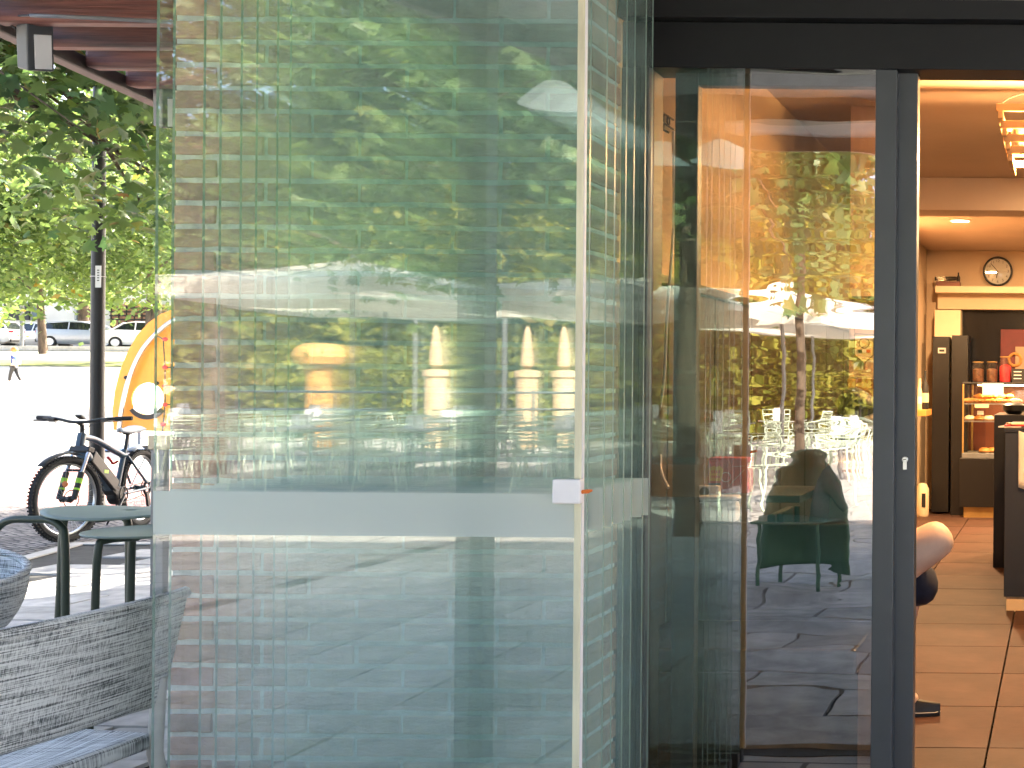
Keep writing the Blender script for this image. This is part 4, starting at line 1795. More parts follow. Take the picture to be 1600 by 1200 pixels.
def car(label, paint, px, py, d, rz, sedan=False, group='cars parked along the road'):
    p = at(px, py, d)
    t = thing('parked_car', label, 'car', (p.x, d, zg(d) + .012), rz, group)
    L = 4.45 if sedan else 4.25
    H = 1.45
    # local x from tail (0) to nose (L); half width w; belt and sill heights
    st = [(0.00, .62, .52, .80), (.06, .76, .34, .97), (.30, .84, .24, 1.02), (.9, .88, .20, 1.00), (1.9, .90, .18, .98), (2.9, .89, .20, .96), (3.5, .86, .22, .92), (4.0, .78, .26, .80), (4.2, .66, .34, .66), (4.25, .5, .42, .56)]
    f = L / 4.25
    if sedan:
        st[1] = (.06, .76, .34, .93)
        st[2] = (.30, .84, .24, .98)
    mb = MB()
    rows = []
    for x, w, zs, zb in st:
        rows.append([(x * f, s * w * q, zs + (zb - zs) * v) for s, seq in ((-1, ((.90, 0), (1, .25), (1, .7), (.97, 1.0))), (1, ((.97, 1.0), (1, .7), (1, .25), (.90, 0)))) for q, v in seq])
    mb.grid(rows, close_u=True)
    n = 8
    mb.f.append(tuple(range(n)))
    mb.m.append(0)
    mb.f.append(tuple((len(st) - 1) * n + k for k in range(n - 1, -1, -1)))
    mb.m.append(0)
    body = mb.build('body', paint, t, smooth=True, bevel=.03)
    tail = .55 if sedan else .10
    g = [(tail, .70, .97, .98), (tail + (.55 if sedan else .32), .64, .97, 1.36), (1.5, .64, .97, H - .02), (2.1, .63, .97, H - .03), (2.55, .62, .97, 1.36), (3.25, .70, .95, .97)]
    mb = MB()
    rows = []
    for x, w, zb, zt in g:
        rows.append([(x * f, -w - .12, zb), (x * f, -w, zt), (x * f, -w * .5, zt + .02), (x * f, w * .5, zt + .02), (x * f, w, zt), (x * f, w + .12, zb)])
    mb.grid(rows)
    mb.build('windows', M['car_glass'], t, smooth=True)
    mb = MB()
    rows = []
    for x, w, zb, zt in [(g[1][0] - .06, .66, 0, 1.345)] + g[2:4] + [(2.58, .63, 0, 1.35)]:
        rows.append([(x * f, -w - .015, zt - .035), (x * f, -w * .98, zt + .012), (x * f, -w * .5, zt + .037), (x * f, w * .5, zt + .037), (x * f, w * .98, zt + .012), (x * f, w + .015, zt - .035)])
    mb.grid(rows)
    mb.build('roof', paint, t, smooth=True, solid=.02)
    for s in (-1, 1):
        for (xa, xb) in (((tail + .02), g[1][0] - .02), (1.62, 1.60), (2.62, 3.28)):
            mb = MB()
            mb.tube([(xa * f, s * (.835), .965), (xb * f, s * .655, 1.37)] if xa != 2.62 else [(3.28 * f, s * .835, .955), (2.58 * f, s * .64, 1.37)], .045 if xa < 1 else .032, 6)
            mb.build('pillar', paint, t, smooth=True)
    for x in (.78, 3.38):
        for s in (-1, 1):
            w = bpy.data.objects.new('wheel', None)
            COL.objects.link(w)
            w.parent = t
            w.location = (x * f, s * .80, .315)
            mb = MB()
            mb.lathe([(.2, -.11), (.30, -.11), (.315, -.08), (.315, .08), (.30, .11), (.2, .11)], n=28, axis=(0, 1, 0), cap=True)
            mb.build('tyre', M['tyre'], w, smooth=True)
            mb = MB()
            mb.lathe([(.02, .0), (.19, 0), (.205, .01), (.195, -.02)], (0, s * .112, 0), 20, axis=(0, s, 0))
            for k in range(5):
                a = 2 * math.pi * k / 5
                mb.box((.11 * math.cos(a), s * .118, .11 * math.sin(a)), (.16, .012, .045), rot=Matrix.Rotation(-a, 3, 'Y'))
            mb.build('rim', M['steel'], w)
    for s in (-1, 1):
        mb = MB()
        mb.box((.03 * f, s * .60, .86), (.10, .26, .14), rot=(0, 0, -s * .35))
        mb.build('tail_lamp', M['lamp_red'], t, bevel=.02)
        mb = MB()
        mb.box((4.12 * f, s * .62, .66), (.16, .26, .13), rot=(0, .3, s * .5))
        mb.build('headlight', M['lamp_glass'], t, bevel=.02)
        mb = MB()
        mb.box((2.72 * f, s * .98, .98), (.09, .17, .12))
        mb.build('wing_mirror', paint, t, bevel=.03)
    mb = MB()
    mb.box((-.005, 0, .56), (.02, .50, .11))
    mb.build('number_plate', M['paper'], t)
    mb = MB()
    mb.box((.03, 0, .38), (.10, 1.3, .16))
    mb.build('bumper', M['black'], t, bevel=.03)
    return t


def car_paint(name, col, metal=.3):
    return pbr(name, col, .28, metal=metal, var=.02, coat=.6)


car('grey blue parked hatchback seen from behind, partly hidden by the lamp post', car_paint('grey blue car paint', (.38, .41, .47)), 64, 540, 73, R(14))
car('white parked sedan between the lamp post and the orange climber', car_paint('white car paint', (.75, .75, .75), 0), 164, 544, 71, R(14), True)
car('silver parked car with a tree trunk before it', car_paint('silver car paint', (.64, .65, .66)), 112, 530, 77, R(184))
car('white parked car at the left edge of the picture', car_paint('white car paint', (.74, .74, .73), 0), 28, 532, 73.5, R(190))
car('white car parked in the second row behind the hatchback', car_paint('white car paint', (.72, .72, .73), 0), 96, 522, 82, R(6))

# street sign pole by the road
c = at(34, 540, 69)
sp = thing('sign_pole', 'thin grey sign pole at the kerb before the cars', 'pole', (c.x, c.y, zg(69) + .1))
mb = MB()
mb.tube([(0, 0, 0), (0, 0, 3.6)], .09, 10)
mb.build('shaft', M['grey_metal'], sp, smooth=True)
mb = MB()
mb.box((0, -.1, 3.3), (.6, .03, .6))
mb.build('plate', M['paper'], sp, bevel=.01)

# white building across the road
M['white_wall'] = pbr('white render', (.72, .71, .69), .9, var=.05, scale=.5)
M['shutter'] = pbr('grey blue shutters', (.12, .17, .21), .6, var=.08)
wb = thing('white_building', 'long white building with shutters across the road', 'building', (-60, 96, zg(90)))
wo = Vector(wb.location)
mb = MB()
mb.span((-60, 0, -.5), (40, 8, 7.5))
mb.build('wall', M['white_wall'], wb)


def wrect(x0, y0, x1, y1, dd, name, mat, thick=.15):
    a = at(x0, y1, 96 - dd) - wo
    b = at(x1, y0, 96 - dd) - wo
    mb = MB()
    mb.span((a.x, -thick, a.z), (b.x, -.01, b.z))
    return mb.build(name, mat, wb)


wrect(8, 474, 48, 500, 0, 'gate', M['black_metal'])
wrect(52, 478, 60, 500, 0, 'door', M['shutter'])
w_ = wrect(119, 480, 136, 500, 0, 'window', M['shutter'])
for k in range(4):
    wrect(121 + 4 * k, 482, 122 + 4 * k, 499, 0, 'shutter_slat', M['white_wall'], .22)
wrect(175, 476, 262, 520, 0, 'lattice_wall', M['brick'], .2)
wrect(138, 476, 150, 500, 0, 'door', M['wood_red'])
for k in range(7):
    wrect(177 + k * 12, 478, 178 + k * 12, 520, 0, 'lattice_post', M['black'], .3)
for k in range(4):
    wrect(175, 481 + k * 6, 262, 482.5 + k * 6, 0, 'lattice_rail', M['black'], .28)

# ------------------------------------------------------------------ trees on the left
near_keep = lambda P: (P[:, 2] > 2.55) & (P[:, 1] > 7.9)
tree('maple_tree', 'dark maple hanging over the pergola edge at top left', (-10.2, 9.6, 0), 5.5, (2.6, .9, 4.35), (3.3, 1.9, 1.75), 210, 62, .26, 'maple', .125,
     M['leaf_near'], M['bark'], .15, seed=5, keep=near_keep, shell=.25)
tree('plane_tree', 'sunlit tree with low branches left of the lamp post', (-27.5, 32, zg(32)), 7, (2.2, 0, 5.1), (4.4, 3, 2.9), 230, 70, .38, 'oval', .21,
     M['leaf_mid'], M['bark'], .16, seed=9, group='trees beyond the plaza', shell=.35)
tree('plane_tree', 'bright green tree behind the orange climber', (-20.0, 35, zg(35)), 7, (-.6, 0, 4.9), (4.4, 3, 2.9), 220, 70, .38, 'oval', .21,
     M['leaf_mid'], M['bark'], .16, seed=12, group='trees beyond the plaza', shell=.35)
c = at(68, 520, 66)
tree('plane_tree', 'slanting street tree before the silver car', (c.x, c.y, zg(66)), 8, (-1.0, 0, 6.2), (6, 4, 3.2), 200, 60, .6, 'two', .34,
     M['leaf_mid'], M['bark'], .16, seed=14, group='trees beyond the plaza', shell=.35)
for k, (px, d, s) in enumerate(((-60, 84, 21), (130, 86, 22), (240, 60, 23))):
    c = at(px, 520, d)
    tree('street_tree', ['tall street tree at the far left above the cars', 'street tree rising before the white building', 'street tree above the white sedan and climber'][k],
         (c.x, c.y, zg(d)), 9, (0, 0, 8.0), (7, 4, 4.2), 200, 60, .75, 'two', .42, M['leaf_mid'], M['bark'], .3, seed=s, group='street trees', shell=.35)

tree('plane_tree', 'unseen tree added behind the brick pillar to shade the bicycle and paving', (-5.4, 16.4, 0), 6, (0, 0, 4.75), (3.7, 3.6, 1.5), 400, 62, .36, 'oval', .2,  # out of view, added for its shade on the bicycle and paving
     M['leaf_mid'], M['bark'], .15, seed=77, group='trees beyond the plaza', shell=.15, keep=lambda P: P[:, 0] > -.62 * P[:, 1] + 1.2)

# ------------------------------------------------------------------ inside the café
WARM = (1.0, .64, .33)
CEIL = 2.82
XW = -1.45
floor = MB()
floor.span((-2.19, DY + .16, -.03), (4.4, 15.0, .0))
fl = tag(floor.build('cafe_floor', M['grout']), kind='structure')
tile_me = None
rs = random.Random(8)
TS = .65
for i in range(-2, 3):
    for k in range(16):
        x = -.257 + i * TS
        y = 5.05 + (k - 1) * TS
        if x < XW - .6 or y > 14.3:
            continue
        if tile_me is None:
            mb = MB()
            mb.box((TS / 2, TS / 2, .005), (TS - .007, TS - .007, .010), taper=.998)
            o = mb.build('floor_tile', M['tile'], fl)
            tile_me = o.data
        else:
            o = bpy.data.objects.new('floor_tile', tile_me)
            COL.objects.link(o)
            o.parent = fl
        o.location = (x, y, rs.uniform(0, .0008))
mb = MB()
mb.span((-2.19, DY + .15, CEIL), (4.4, 15.0, CEIL + .08))
tag(mb.build('cafe_ceiling', M['ceiling_in']), kind='structure')
mb = MB()
mb.span((XW - .1, DY + .15, 0), (XW, 14.6, CEIL - .001))
mb.span((XW + .001, 14.6, 0), (4.39, 14.7, CEIL - .001))
tag(mb.build('cafe_wall', M['wall_orange']), kind='structure')
mb = MB()
mb.span((.705, DY + .005, 0), (4.6, DY + .15, 2.31))
tag(mb.build('front_wall', M['mortar']), kind='structure')
bm_ = thing('ceiling_beam', 'apricot dropped beam across the café ceiling', 'beam', (0, 9.4, CEIL))
mb = MB()
mb.span((XW + .002, 0, -.23), (4.38, .35, -.001))
mb.build('casing', M['ceiling_in'], bm_, bevel=.004)


def downlight(label, x, y, energy):
    t = thing('downlight', label, 'lamp', (x, y, CEIL - .002), 0, 'recessed downlights in the café ceiling')
    mb = MB()
    mb.torus((0, 0, 0), .088, .010, 32, 6, axis=(0, 0, 1), flat=.6)
    mb.build('trim_ring', M['white_plastic'], t, smooth=True)
    mb = MB()
    mb.lathe([(.001, 0), (.08, 0), (.08, -.004), (.001, -.005)], n=28, cap=False)
    mb.build('lens', emit('downlight glow', (1.0, .66, .30), 9.0), t)
    ld = bpy.data.lights.new('downlight_bulb', 'AREA')
    ld.shape = 'DISK'
    ld.size = .15
    ld.energy = energy
    ld.color = WARM
    lo = bpy.data.objects.new('downlight_bulb', ld)
    COL.objects.link(lo)
    lo.parent = t
    lo.location = (0, 0, -.02)
    return t


pd_ = at(1500, 367, 11.9)
downlight('glowing downlight in the café ceiling above the black cabinet', pd_.x, 11.9, 40)
downlight('unseen downlight added over the café counter', .6, 12.6, 34)  # this and the next two are out of view, added to light the café
downlight('unseen downlight added in the middle of the café', .7, 9.0, 20)
downlight('unseen downlight added just inside the entrance', .9, 6.0, 7)

# lamp of stacked wooden slats
sl = thing('slat_lamp', 'hanging lamp of stacked pale wooden slats at the top right', 'lamp', (-.03, 6.0, 2.40))
M['pine'] = pbr('pale pine', (.62, .42, .22), .55, var=.1, scale=5, stretch=(.3, 3, 3))
zs = [(.165, .250), (.095, .232), (.040, .217), (-.010, .205)]
for z, hw in zs:
    for s in (-1, 1):
        mb = MB()
        mb.box((0, s * hw * .92, z), (2 * hw, .022, .032))
        mb.build('slat', M['pine'], sl, bevel=.002)
        mb = MB()
        mb.box((s * hw * .92, 0, z - .034), (.022, 2 * hw, .032))
        mb.build('slat', M['pine'], sl, bevel=.002)
mb = MB()
mb.lathe([(.02, .12), (.035, .10), (.04, .04), (.035, 0)], (-.15, -.12, 0), 20)
mb.build('socket', M['steel'], sl, smooth=True)
mb = MB()
mb.tube(smooth_path([(-.15, -.12, .12), (-.215, -.12, .11), (-.24, -.12, .16), (-.22, -.1, .22), (-.12, -.05, .27), (0, 0, .297)], 6), .004, 6)
mb.build('flex', M['black_metal'], sl, smooth=True)
ld = bpy.data.lights.new('slat_lamp_bulb', 'POINT')
ld.energy = 44
ld.color = (1.0, .56, .23)
ld.shadow_soft_size = .03
lo = bpy.data.objects.new('slat_lamp_bulb', ld)
COL.objects.link(lo)
lo.parent = sl
lo.location = (.03, .02, .02)
mb = MB()
mb.lathe([(.004, .06), (.02, .05), (.034, .01), (.028, -.02), (.004, -.034)], (.03, .02, .02), 16)
bl = mb.build('bulb', emit('bulb glow', (1, .7, .35), 8.0), sl, smooth=True)
bl.visible_shadow = True
bpy.data.objects.remove(bl)

# ---- back wall: shelf, clock, panels, niche
BY = 14.6


def wall_rect(x0, y0, x1, y1, d, name, mat, parent, thick, bevel=.003):
    o = Vector(parent.location)
    a, b = at(x0, y1, d), at(x1, y0, d)
    mb = MB()
    mb.span(Vector((a.x, d, a.z)) - o, Vector((b.x, d + thick, b.z)) - o)
    return mb.build(name, mat, parent, bevel=bevel)


sh = thing('wall_shelf', 'cream shelf with bulkhead under the wall clock', 'shelf', at(1540, 452, 14.2))
wall_rect(1461, 449, 1760, 457, 14.2, 'board', M['cream'], sh, .38)
wall_rect(1465, 458.5, 1760, 483, 14.38, 'bulkhead', M['wall_orange'], sh, .2)
ps = thing('cream_panel', 'bright cream panel between shelf and black cabinet', 'panel', at(1480, 505, 14.25))
wall_rect(1460, 484.5, 1501, 530, 14.25, 'face', M['cream'], ps, .3)
ck = thing('wall_clock', 'round wall clock with dark rim and white face', 'clock', at(1559, 424, 14.55))
mb = MB()
mb.torus((0, 0, 0), .150, .012, 48, 10)
mb.build('rim', M['black_metal'], ck, smooth=True)
mb = MB()
mb.lathe([(.001, 0), (.146, 0), (.146, .03)], (0, .0, 0), 48, axis=(0, 1, 0))
mb.build('face', M['clock_face'], ck)
for n_ in range(1, 13):
    a = R(90 - 30 * n_)
    text('numeral', str(n_), .042, M['black'], ck, (.112 * math.cos(a), -.004, .112 * math.sin(a)), (R(90), 0, 0))
for nm, ang, ln, w in (('hour_hand', 90 - 30 * 6.35, .075, .010), ('minute_hand', 90 - 6 * 53, .115, .007)):
    mb = MB()
    a = R(ang)
    mb.box((ln / 2 * math.cos(a), -.008, ln / 2 * math.sin(a)), (ln, .003, w), rot=Matrix.Rotation(-a, 3, 'Y'))
    mb.build(nm, M['black'], ck)
mb = MB()
mb.lathe([(.146, .0), (.10, .012), (.001, .018)], (0, -.010, 0), 32, axis=(0, -1, 0))
mb.build('cover_glass', M['clear_glass'], ck, smooth=True)

# small bottle tray on the shelf
tr = thing('bottle_tray', 'clear box with dark bottles on the cream shelf', 'box', at(1482, 448.5, 14.3))
mb = MB()
mb.span((-.125, -.08, .002), (.125, .08, .055))
mb.build('base', M['wood_red'], tr, bevel=.003)
mb = MB()
for dx in (-.09, -.05, 0, .04):
    mb.tube([(dx - .05, -.02, .085), (dx + .03, .01, .09), (dx + .07, .01, .09)], [.022, .022, .008], 10)
mb.build('lying_bottles', M['black'], tr, smooth=True)
mb = MB()
mb.lathe([(.018, .055), (.02, .10), (.008, .125), (.008, .155)], (.105, 0, 0), 12)
mb.build('upright_bottle', M['black'], tr, smooth=True)
mb = MB()
mb.span((-.127, -.083, .056), (.127, -.081, .11))
mb.build('front_pane', M['clear_glass'], tr)

# black tall cabinet
cb = thing('black_cabinet', 'tall black cabinet with a small white tag on the left of the counter', 'cabinet', at(1484, 806, 14.05))
o = Vector(cb.location)
wall_rect(1455, 526, 1484, 800, 14.05, 'door', M['black_lam'], cb, .3, .004)
wall_rect(1485, 524, 1513, 808, 13.95, 'side_panel', M['black_lam'], cb, .4, .004)
tg_ = wall_rect(1465.5, 543.5, 1478, 552, 14.035, 'tag', M['clock_face'], cb, .012, .003)
wall_rect(1467.5, 546, 1475.5, 549.5, 14.032, 'tag_print', M['black'], tg_.parent, .002, 0)

# dark niche with a red picture
nc = thing('back_niche', 'dark mirrored niche behind the display case', 'niche', at(1560, 600, 14.5))
wall_rect(1502, 487, 1760, 700, 14.52, 'back', pbr('dark mirror', (.01, .01, .011), .12, var=.02), nc, .04, 0)
pc_ = thing('red_picture', 'dark red picture with a beige cup above the display case', 'picture', at(1585, 560, 14.49))
wall_rect(1563, 515, 1640, 592, 14.47, 'canvas', pbr('dark red canvas', (.10, .006, .008), .6, var=.1), pc_, .04)
wall_rect(1586, 542, 1620, 592, 14.455, 'cup', pbr('beige cup', (.30, .20, .12), .6, var=.05), pc_, .012)
mb = MB()
p = at(1586, 562, 14.455) - Vector(pc_.location)
mb.torus(p, .065, .016, 28, 8)
mb.build('cup_handle', M['bakery'], pc_, smooth=True)

# display case
X0, X1 = at(1503, 700, 13.7).x, .9
dc = thing('display_case', 'lit glass pastry display case on a black counter', 'display case', (0.0, 13.7, 0))
zt_, zb_ = at(1503, 597, 13.7).z, at(1503, 708, 13.7).z
part('counter', M['black_lam'], dc, [((X0 - .02, 13.68, .12), (X1, 14.3, zb_ - .052))], off=dc.location)
part('plinth', M['brass'], dc, [((X0 + .02, 13.72, 0), (X1, 14.3, .118))], off=dc.location)
part('base_rail', M['grey_metal'], dc, [((X0, 13.70, zb_ - .05), (X1, 14.28, zb_))], off=dc.location)
part('top', M['black_metal'], dc, [((X0, 13.70, zt_ - .02), (X1, 14.28, zt_))], off=dc.location)
part('corner_post', M['brass'], dc, [((X0, 13.70, zb_ + .001), (X0 + .018, 13.72, zt_ - .021))], off=dc.location)
part('inner_post', M['brass'], dc, [((X0 + .06, 14.2, zb_ + .001), (X0 + .08, 14.22, zt_ - .021))], off=dc.location)
part('back_panel', pbr('dark red laminate', (.10, .018, .010), .5, var=.1), dc, [((X0, 14.262, zb_ + .001), (X1, 14.279, zt_ - .021))], off=dc.location)
z1 = at(1503, 630, 13.7).z
z2 = at(1503, 657.5, 13.7).z
for z in (z1, z2):
    part('shelf', M['clear_glass'], dc, [((X0 + .02, 13.73, z - .012), (X1 - .02, 14.24, z))], off=dc.location, bevel=0)
    part('shelf_edge', M['steel'], dc, [((X0 + .02, 13.722, z - .012), (X1 - .02, 13.729, z + .001))], off=dc.location, bevel=0)
g = MB()
g.span(Vector((X0 + .019, 13.704, zb_ + .001)) - dc.location, Vector((X1, 13.708, zt_ - .021)) - dc.location)
g.build('front_glass', M['clear_glass'], dc)
mb = MB()
mb.span(Vector((X0 + .15, 13.80, zt_ - .036)) - dc.location, Vector((X1 - .1, 13.84, zt_ - .022)) - dc.location)
mb.build('light_strip', emit('display strip', (1, .62, .26), 6.0), dc)
ld = bpy.data.lights.new('display_light', 'AREA')
ld.shape = 'RECTANGLE'
ld.size = 1.4
ld.size_y = .06
ld.energy = 12
ld.color = (1, .60, .24)
lo = bpy.data.objects.new('display_light', ld)
COL.objects.link(lo)
lo.parent = dc
lo.location = (0, .14, zt_ - .045)
# papers and price cards
wall_rect(1535, 599, 1568, 617, 13.69, 'notice', M['paper'], dc, .004, 0)
wall_rect(1523, 632, 1545, 637, 13.69, 'price_card', M['cream'], dc, .004, 0)
wall_rect(1527, 642, 1537, 648, 13.75, 'price_card', M['paper'], dc, .004, 0)
rs = random.Random(21)
BW = 'pastries in the display case'


def pastry(label, x, z, mat, kind):
    t = thing('pastry', label, 'pastry', (x, 13.78 + rs.uniform(0, .1), z + .002), rs.uniform(-.5, .5), BW)
    mb = MB()
    if kind == 'croissant':
        pts = [(.07 * math.cos(a), .07 * math.sin(a) - .05, .025) for a in [R(20 + 140 * i / 8) for i in range(9)]]
        mb.tube(pts, [.006 + .022 * math.sin(math.pi * i / 8) for i in range(9)], 8)
    else:
        mb.lathe([(.05, 0), (.062, .015), (.055, .035), (.03, .05), (.005, .053)], n=14)
    mb.build('crust', mat, t, smooth=True)


xs = [at(px, 620, 13.8).x for px in (1514, 1526, 1538, 1550, 1562, 1574, 1586)]
ord_ = ['first', 'second', 'third', 'fourth', 'fifth', 'sixth', 'seventh']
for k, x in enumerate(xs):
    pastry(f'golden croissant on the top display shelf, {ord_[k]} from the left', x, z1, M['bakery'], 'croissant')
    if 0 < k < 6:
        t = thing('pastry', f'golden croissant piled on the top shelf heap, {ord_[k - 1]} from the left', 'pastry', (x + .02, 13.86, z1 + .05), rs.uniform(-1, 1), BW)
        mb = MB()
        mb.tube([(.06 * math.cos(a), .06 * math.sin(a) - .05, .02) for a in [R(20 + 140 * i / 8) for i in range(9)]], [.006 + .022 * math.sin(math.pi * i / 8) for i in range(9)], 8)
        mb.build('crust', M['bakery'], t, smooth=True)
for k, px in enumerate((1515, 1530, 1545, 1562)):
    pastry(f'round iced bun on the middle display shelf, {ord_[k]} from the left', at(px, 650, 13.8).x, z2, M['cream_bake'] if k % 2 == 0 else M['bakery'], 'bun')
for k, px in enumerate((1538, 1550, 1562)):
    pastry(f'golden bun on the floor of the display case, {ord_[k]} from the left', at(px, 700, 13.8).x, zb_, M['bakery'], 'bun')

# jars on top of the case
M['jar_in'] = pbr('biscuits in jar', (.14, .05, .02), .6, var=.3, scale=30)
for k, (x0, x1, y0, mt) in enumerate(((1519, 1538, 566, M['jar_in']), (1541, 1559, 566, M['jar_in']), (1561, 1581, 558, M['red']))):
    a = at(x0, 597, 13.9)
    b = at(x1, y0, 13.9)
    r_ = (b.x - a.x) / 2
    h_ = b.z - zt_
    t = thing('glass_jar', ['glass jar of dark biscuits, left of three on the display case', 'glass jar of dark biscuits, middle of three on the display case',
                            'taller glass jar with red contents on the display case'][k], 'jar', ((a.x + b.x) / 2, 13.9, zt_ + .001), 0, 'jars on the display case')
    mb = MB()
    mb.lathe([(r_ * .85, 0), (r_, .02), (r_, h_ * .75), (r_ * .8, h_ * .93), (r_ * .85, h_)], n=24, cap=False)
    mb.build('body', M['clear_glass'], t, smooth=True)
    mb = MB()
    mb.lathe([(r_ * .8, .004), (r_ * .93, .02), (r_ * .93, h_ * .62), (r_ * .5, h_ * .68), (.004, h_ * .69)], n=20)
    mb.build('contents', mt, t, smooth=True)
    mb = MB()
    mb.torus((0, 0, h_), r_ * .85, .006, 24, 6, axis=(0, 0, 1))
    mb.build('lip', M['brass'], t, smooth=True)
c = at(1590, 597, 13.85)
bdg = thing('price_board', 'small black chalk price board beside the jars', 'sign', (c.x, c.y, zt_ + .001))
mb = MB()
mb.span((-.06, -.01, 0), (.12, .01, .14))
mb.build('board', M['black'], bdg)
for k in range(3):
    mb = MB()
    mb.box((.0, -.0115, .11 - .035 * k), (.08, .001, .008))
    mb.build('chalk_line', M['paper'], bdg)

# counter on the right edge
X0 = at(1570, 700, 8.1).x
ct = thing('serving_counter', 'blue black serving counter at the right edge with cream plinth', 'counter', (.5, 8.4, 0))
part('front', M['navy_lam'], ct, [((X0, 8.1, .095), (2.4, 8.16, 1.085)), ((X0, 8.161, .095), (X0 + .05, 9.6, 1.085))], off=ct.location)
part('plinth', M['cream'], ct, [((X0 + .015, 8.115, 0), (2.4, 8.17, .094)), ((X0 + .015, 8.171, 0), (X0 + .06, 9.6, .094))], off=ct.location)
part('top', M['black_lam'], ct, [((X0 - .005, 8.09, 1.086), (2.4, 9.62, 1.11))], off=ct.location)
part('side_unit', M['black_lam'], ct, [((at(1553, 700, 10).x, 10.0, 0), (1.4, 10.9, at(1553, 648, 10).z))], off=ct.location)
c = at(1583, 676, 8.2)
mg = thing('magazines', 'few magazines lying on the serving counter', 'magazines', (c.x, 8.22, 1.112))
for k in range(3):
    mb = MB()
    mb.box((.02 * k, 0, .006 + .009 * k), (.14, .20, .008), rot=(0, 0, .2 * k - .2))
    mb.build('magazine', [M['paper'], M['red'], M['cream']][k], mg)
c = at(1584, 635, 10.1)
bw_ = thing('dark_bowl', 'dark round bowl on the black side unit', 'bowl', (c.x, 10.2, at(1553, 648, 10).z))
mb = MB()
mb.lathe([(.05, 0), (.085, .03), (.09, .07), (.06, .085), (.01, .088)], n=20)
mb.build('body', M['black_metal'], bw_, smooth=True)
c = at(1594, 720, 8.08)
tw = thing('white_towel', 'white cloth hanging over the counter at the right edge', 'cloth', (c.x, 8.075, c.z))
mb = MB()
rows = []
for j in range(8):
    rows.append([(x + .02, .008 * math.sin(60 * x + j), .17 - .34 * j / 7 - .02 * math.sin(20 * x)) for x in [-.03 + .16 * i / 12 for i in range(13)]])
mb.grid(rows)
mb.build('fabric', M['paper'], tw, smooth=True, solid=.004)

# things along the left wall at the back
wl_ = thing('ledge', 'small orange ledge on the left café wall', 'shelf', at(1441, 645, 13.2))
o = Vector(wl_.location)
mb = MB()
mb.span(Vector((XW + .001, 12.9, 1.06)) - o, Vector((at(1451, 645, 13.2).x, 13.5, 1.12)) - o)
mb.build('board', pbr('orange laminate', (.62, .26, .06), .5, var=.04), wl_, bevel=.003)
for k, (px, h_) in enumerate(((1437, .30), (1445, .38))):
    c = at(px, 640, 13.2)
    t = thing('wine_bottle', ['pale wrapped bottle on the orange ledge', 'dark wine bottle on the orange ledge'][k], 'bottle', (max(c.x, XW + .05), 13.2, 1.121), 0, 'bottles on the ledge')
    mb = MB()
    mb.lathe([(.036, 0), (.038, .01), (.038, h_ * .58), (.014, h_ * .75), (.013, h_)], n=16)
    mb.build('glass_body', [M['cream'], M['black']][k], t, smooth=True)
    mb = MB()
    mb.lathe([(.0385, h_ * .18), (.0385, h_ * .42)], n=16, cap=False)
    mb.build('bottle_label', [M['paper'], M['cream']][k], t)
c = at(1441, 800, 13.8)
ap = thing('white_canister', 'rounded white canister with dark print on the floor by the cabinet', 'canister', (c.x, 13.8, .011))
mb = MB()
mb.lathe([(.06, 0), (.068, .02), (.068, .28), (.045, .33), (.02, .34)], n=20)
mb.build('body', M['cream'], ap, smooth=True)
mb = MB()
mb.box((.02, -.066, .17), (.04, .006, .14))
mb.build('print', M['black'], ap)

# wooden column inside with picture and pennant
cx0, cx1 = at(1326, 600, 7.0).x, at(1392, 600, 7.0).x
cl = thing('inner_column', 'apricot clad column seen through the sliding door', 'column', ((cx0 + cx1) / 2, 7.1, 0))
o = Vector(cl.location)
part('shaft', pbr('pink beige cladding', (.52, .33, .23), .6, var=.06, scale=3, stretch=(8, 8, .3)), cl, [((cx0, 7.0, 1.405), (cx1, 7.2, CEIL - .002))], off=o)
part('wood_panel', pbr('orange wood', (.42, .19, .07), .5, var=.1, scale=4, stretch=(1, 1, .2)), cl, [((cx0 - .005, 6.99, 1.27), (cx1 + .005, 7.21, 1.40)), ((cx0 - .005, 6.99, .02), (cx1 + .005, 7.21, 1.265))], off=o)
pa, pb = at(1330, 497, 6.98), at(1392, 463, 6.98)
pt = thing('painting', 'small dark painting of figures on the inner column', 'picture', ((pa.x + pb.x) / 2, 6.985, pa.z))
mb = MB()
mb.span((pa.x - pt.location.x, 0, 0), (pb.x - pt.location.x, .012, pb.z - pa.z))
mb.build('canvas', pbr('painted figures', (.16, .07, .05), .6, col2=(.03, .03, .04), scale=26, stretch=(1, 1, .5)), pt)
c = at(1350, 545, 6.97)
pn = thing('pennant', 'cream pennant with red border and small flag on the inner column', 'pennant', (c.x, 6.98, c.z))
mb = MB()
mb.prism([(-.05, .08), (.05, .075), (.05, -.03), (0, -.075), (-.05, -.03)], 0, .004, 'XZ')
mb.build('cloth', M['cream'], pn)
mb = MB()
for a, b in (((-.05, .13), (-.05, -.03)), ((.05, .075), (.05, -.03)), ((.05, -.03), (0, -.075)), ((0, -.075), (-.05, -.03)), ((-.05, .08), (.05, .075)), ((0, -.075), (0, -.11))):
    mb.tube([(a[0], -.003, a[1]), (b[0], -.003, b[1])], .003, 6)
mb.build('cord', M['wood_red'], pn)
for x, mt in ((-.022, 'green_dark'), (0, 'paper'), (.022, 'red')):
    mb = MB()
    mb.box((x, -.002, -.012), (.02, .002, .016))
    mb.build('flag_stripe', M[mt], pn)
mb = MB()
mb.torus((0, -.001, .03), .026, .0025, 20, 5)
mb.build('emblem', M['wood_red'], pn)

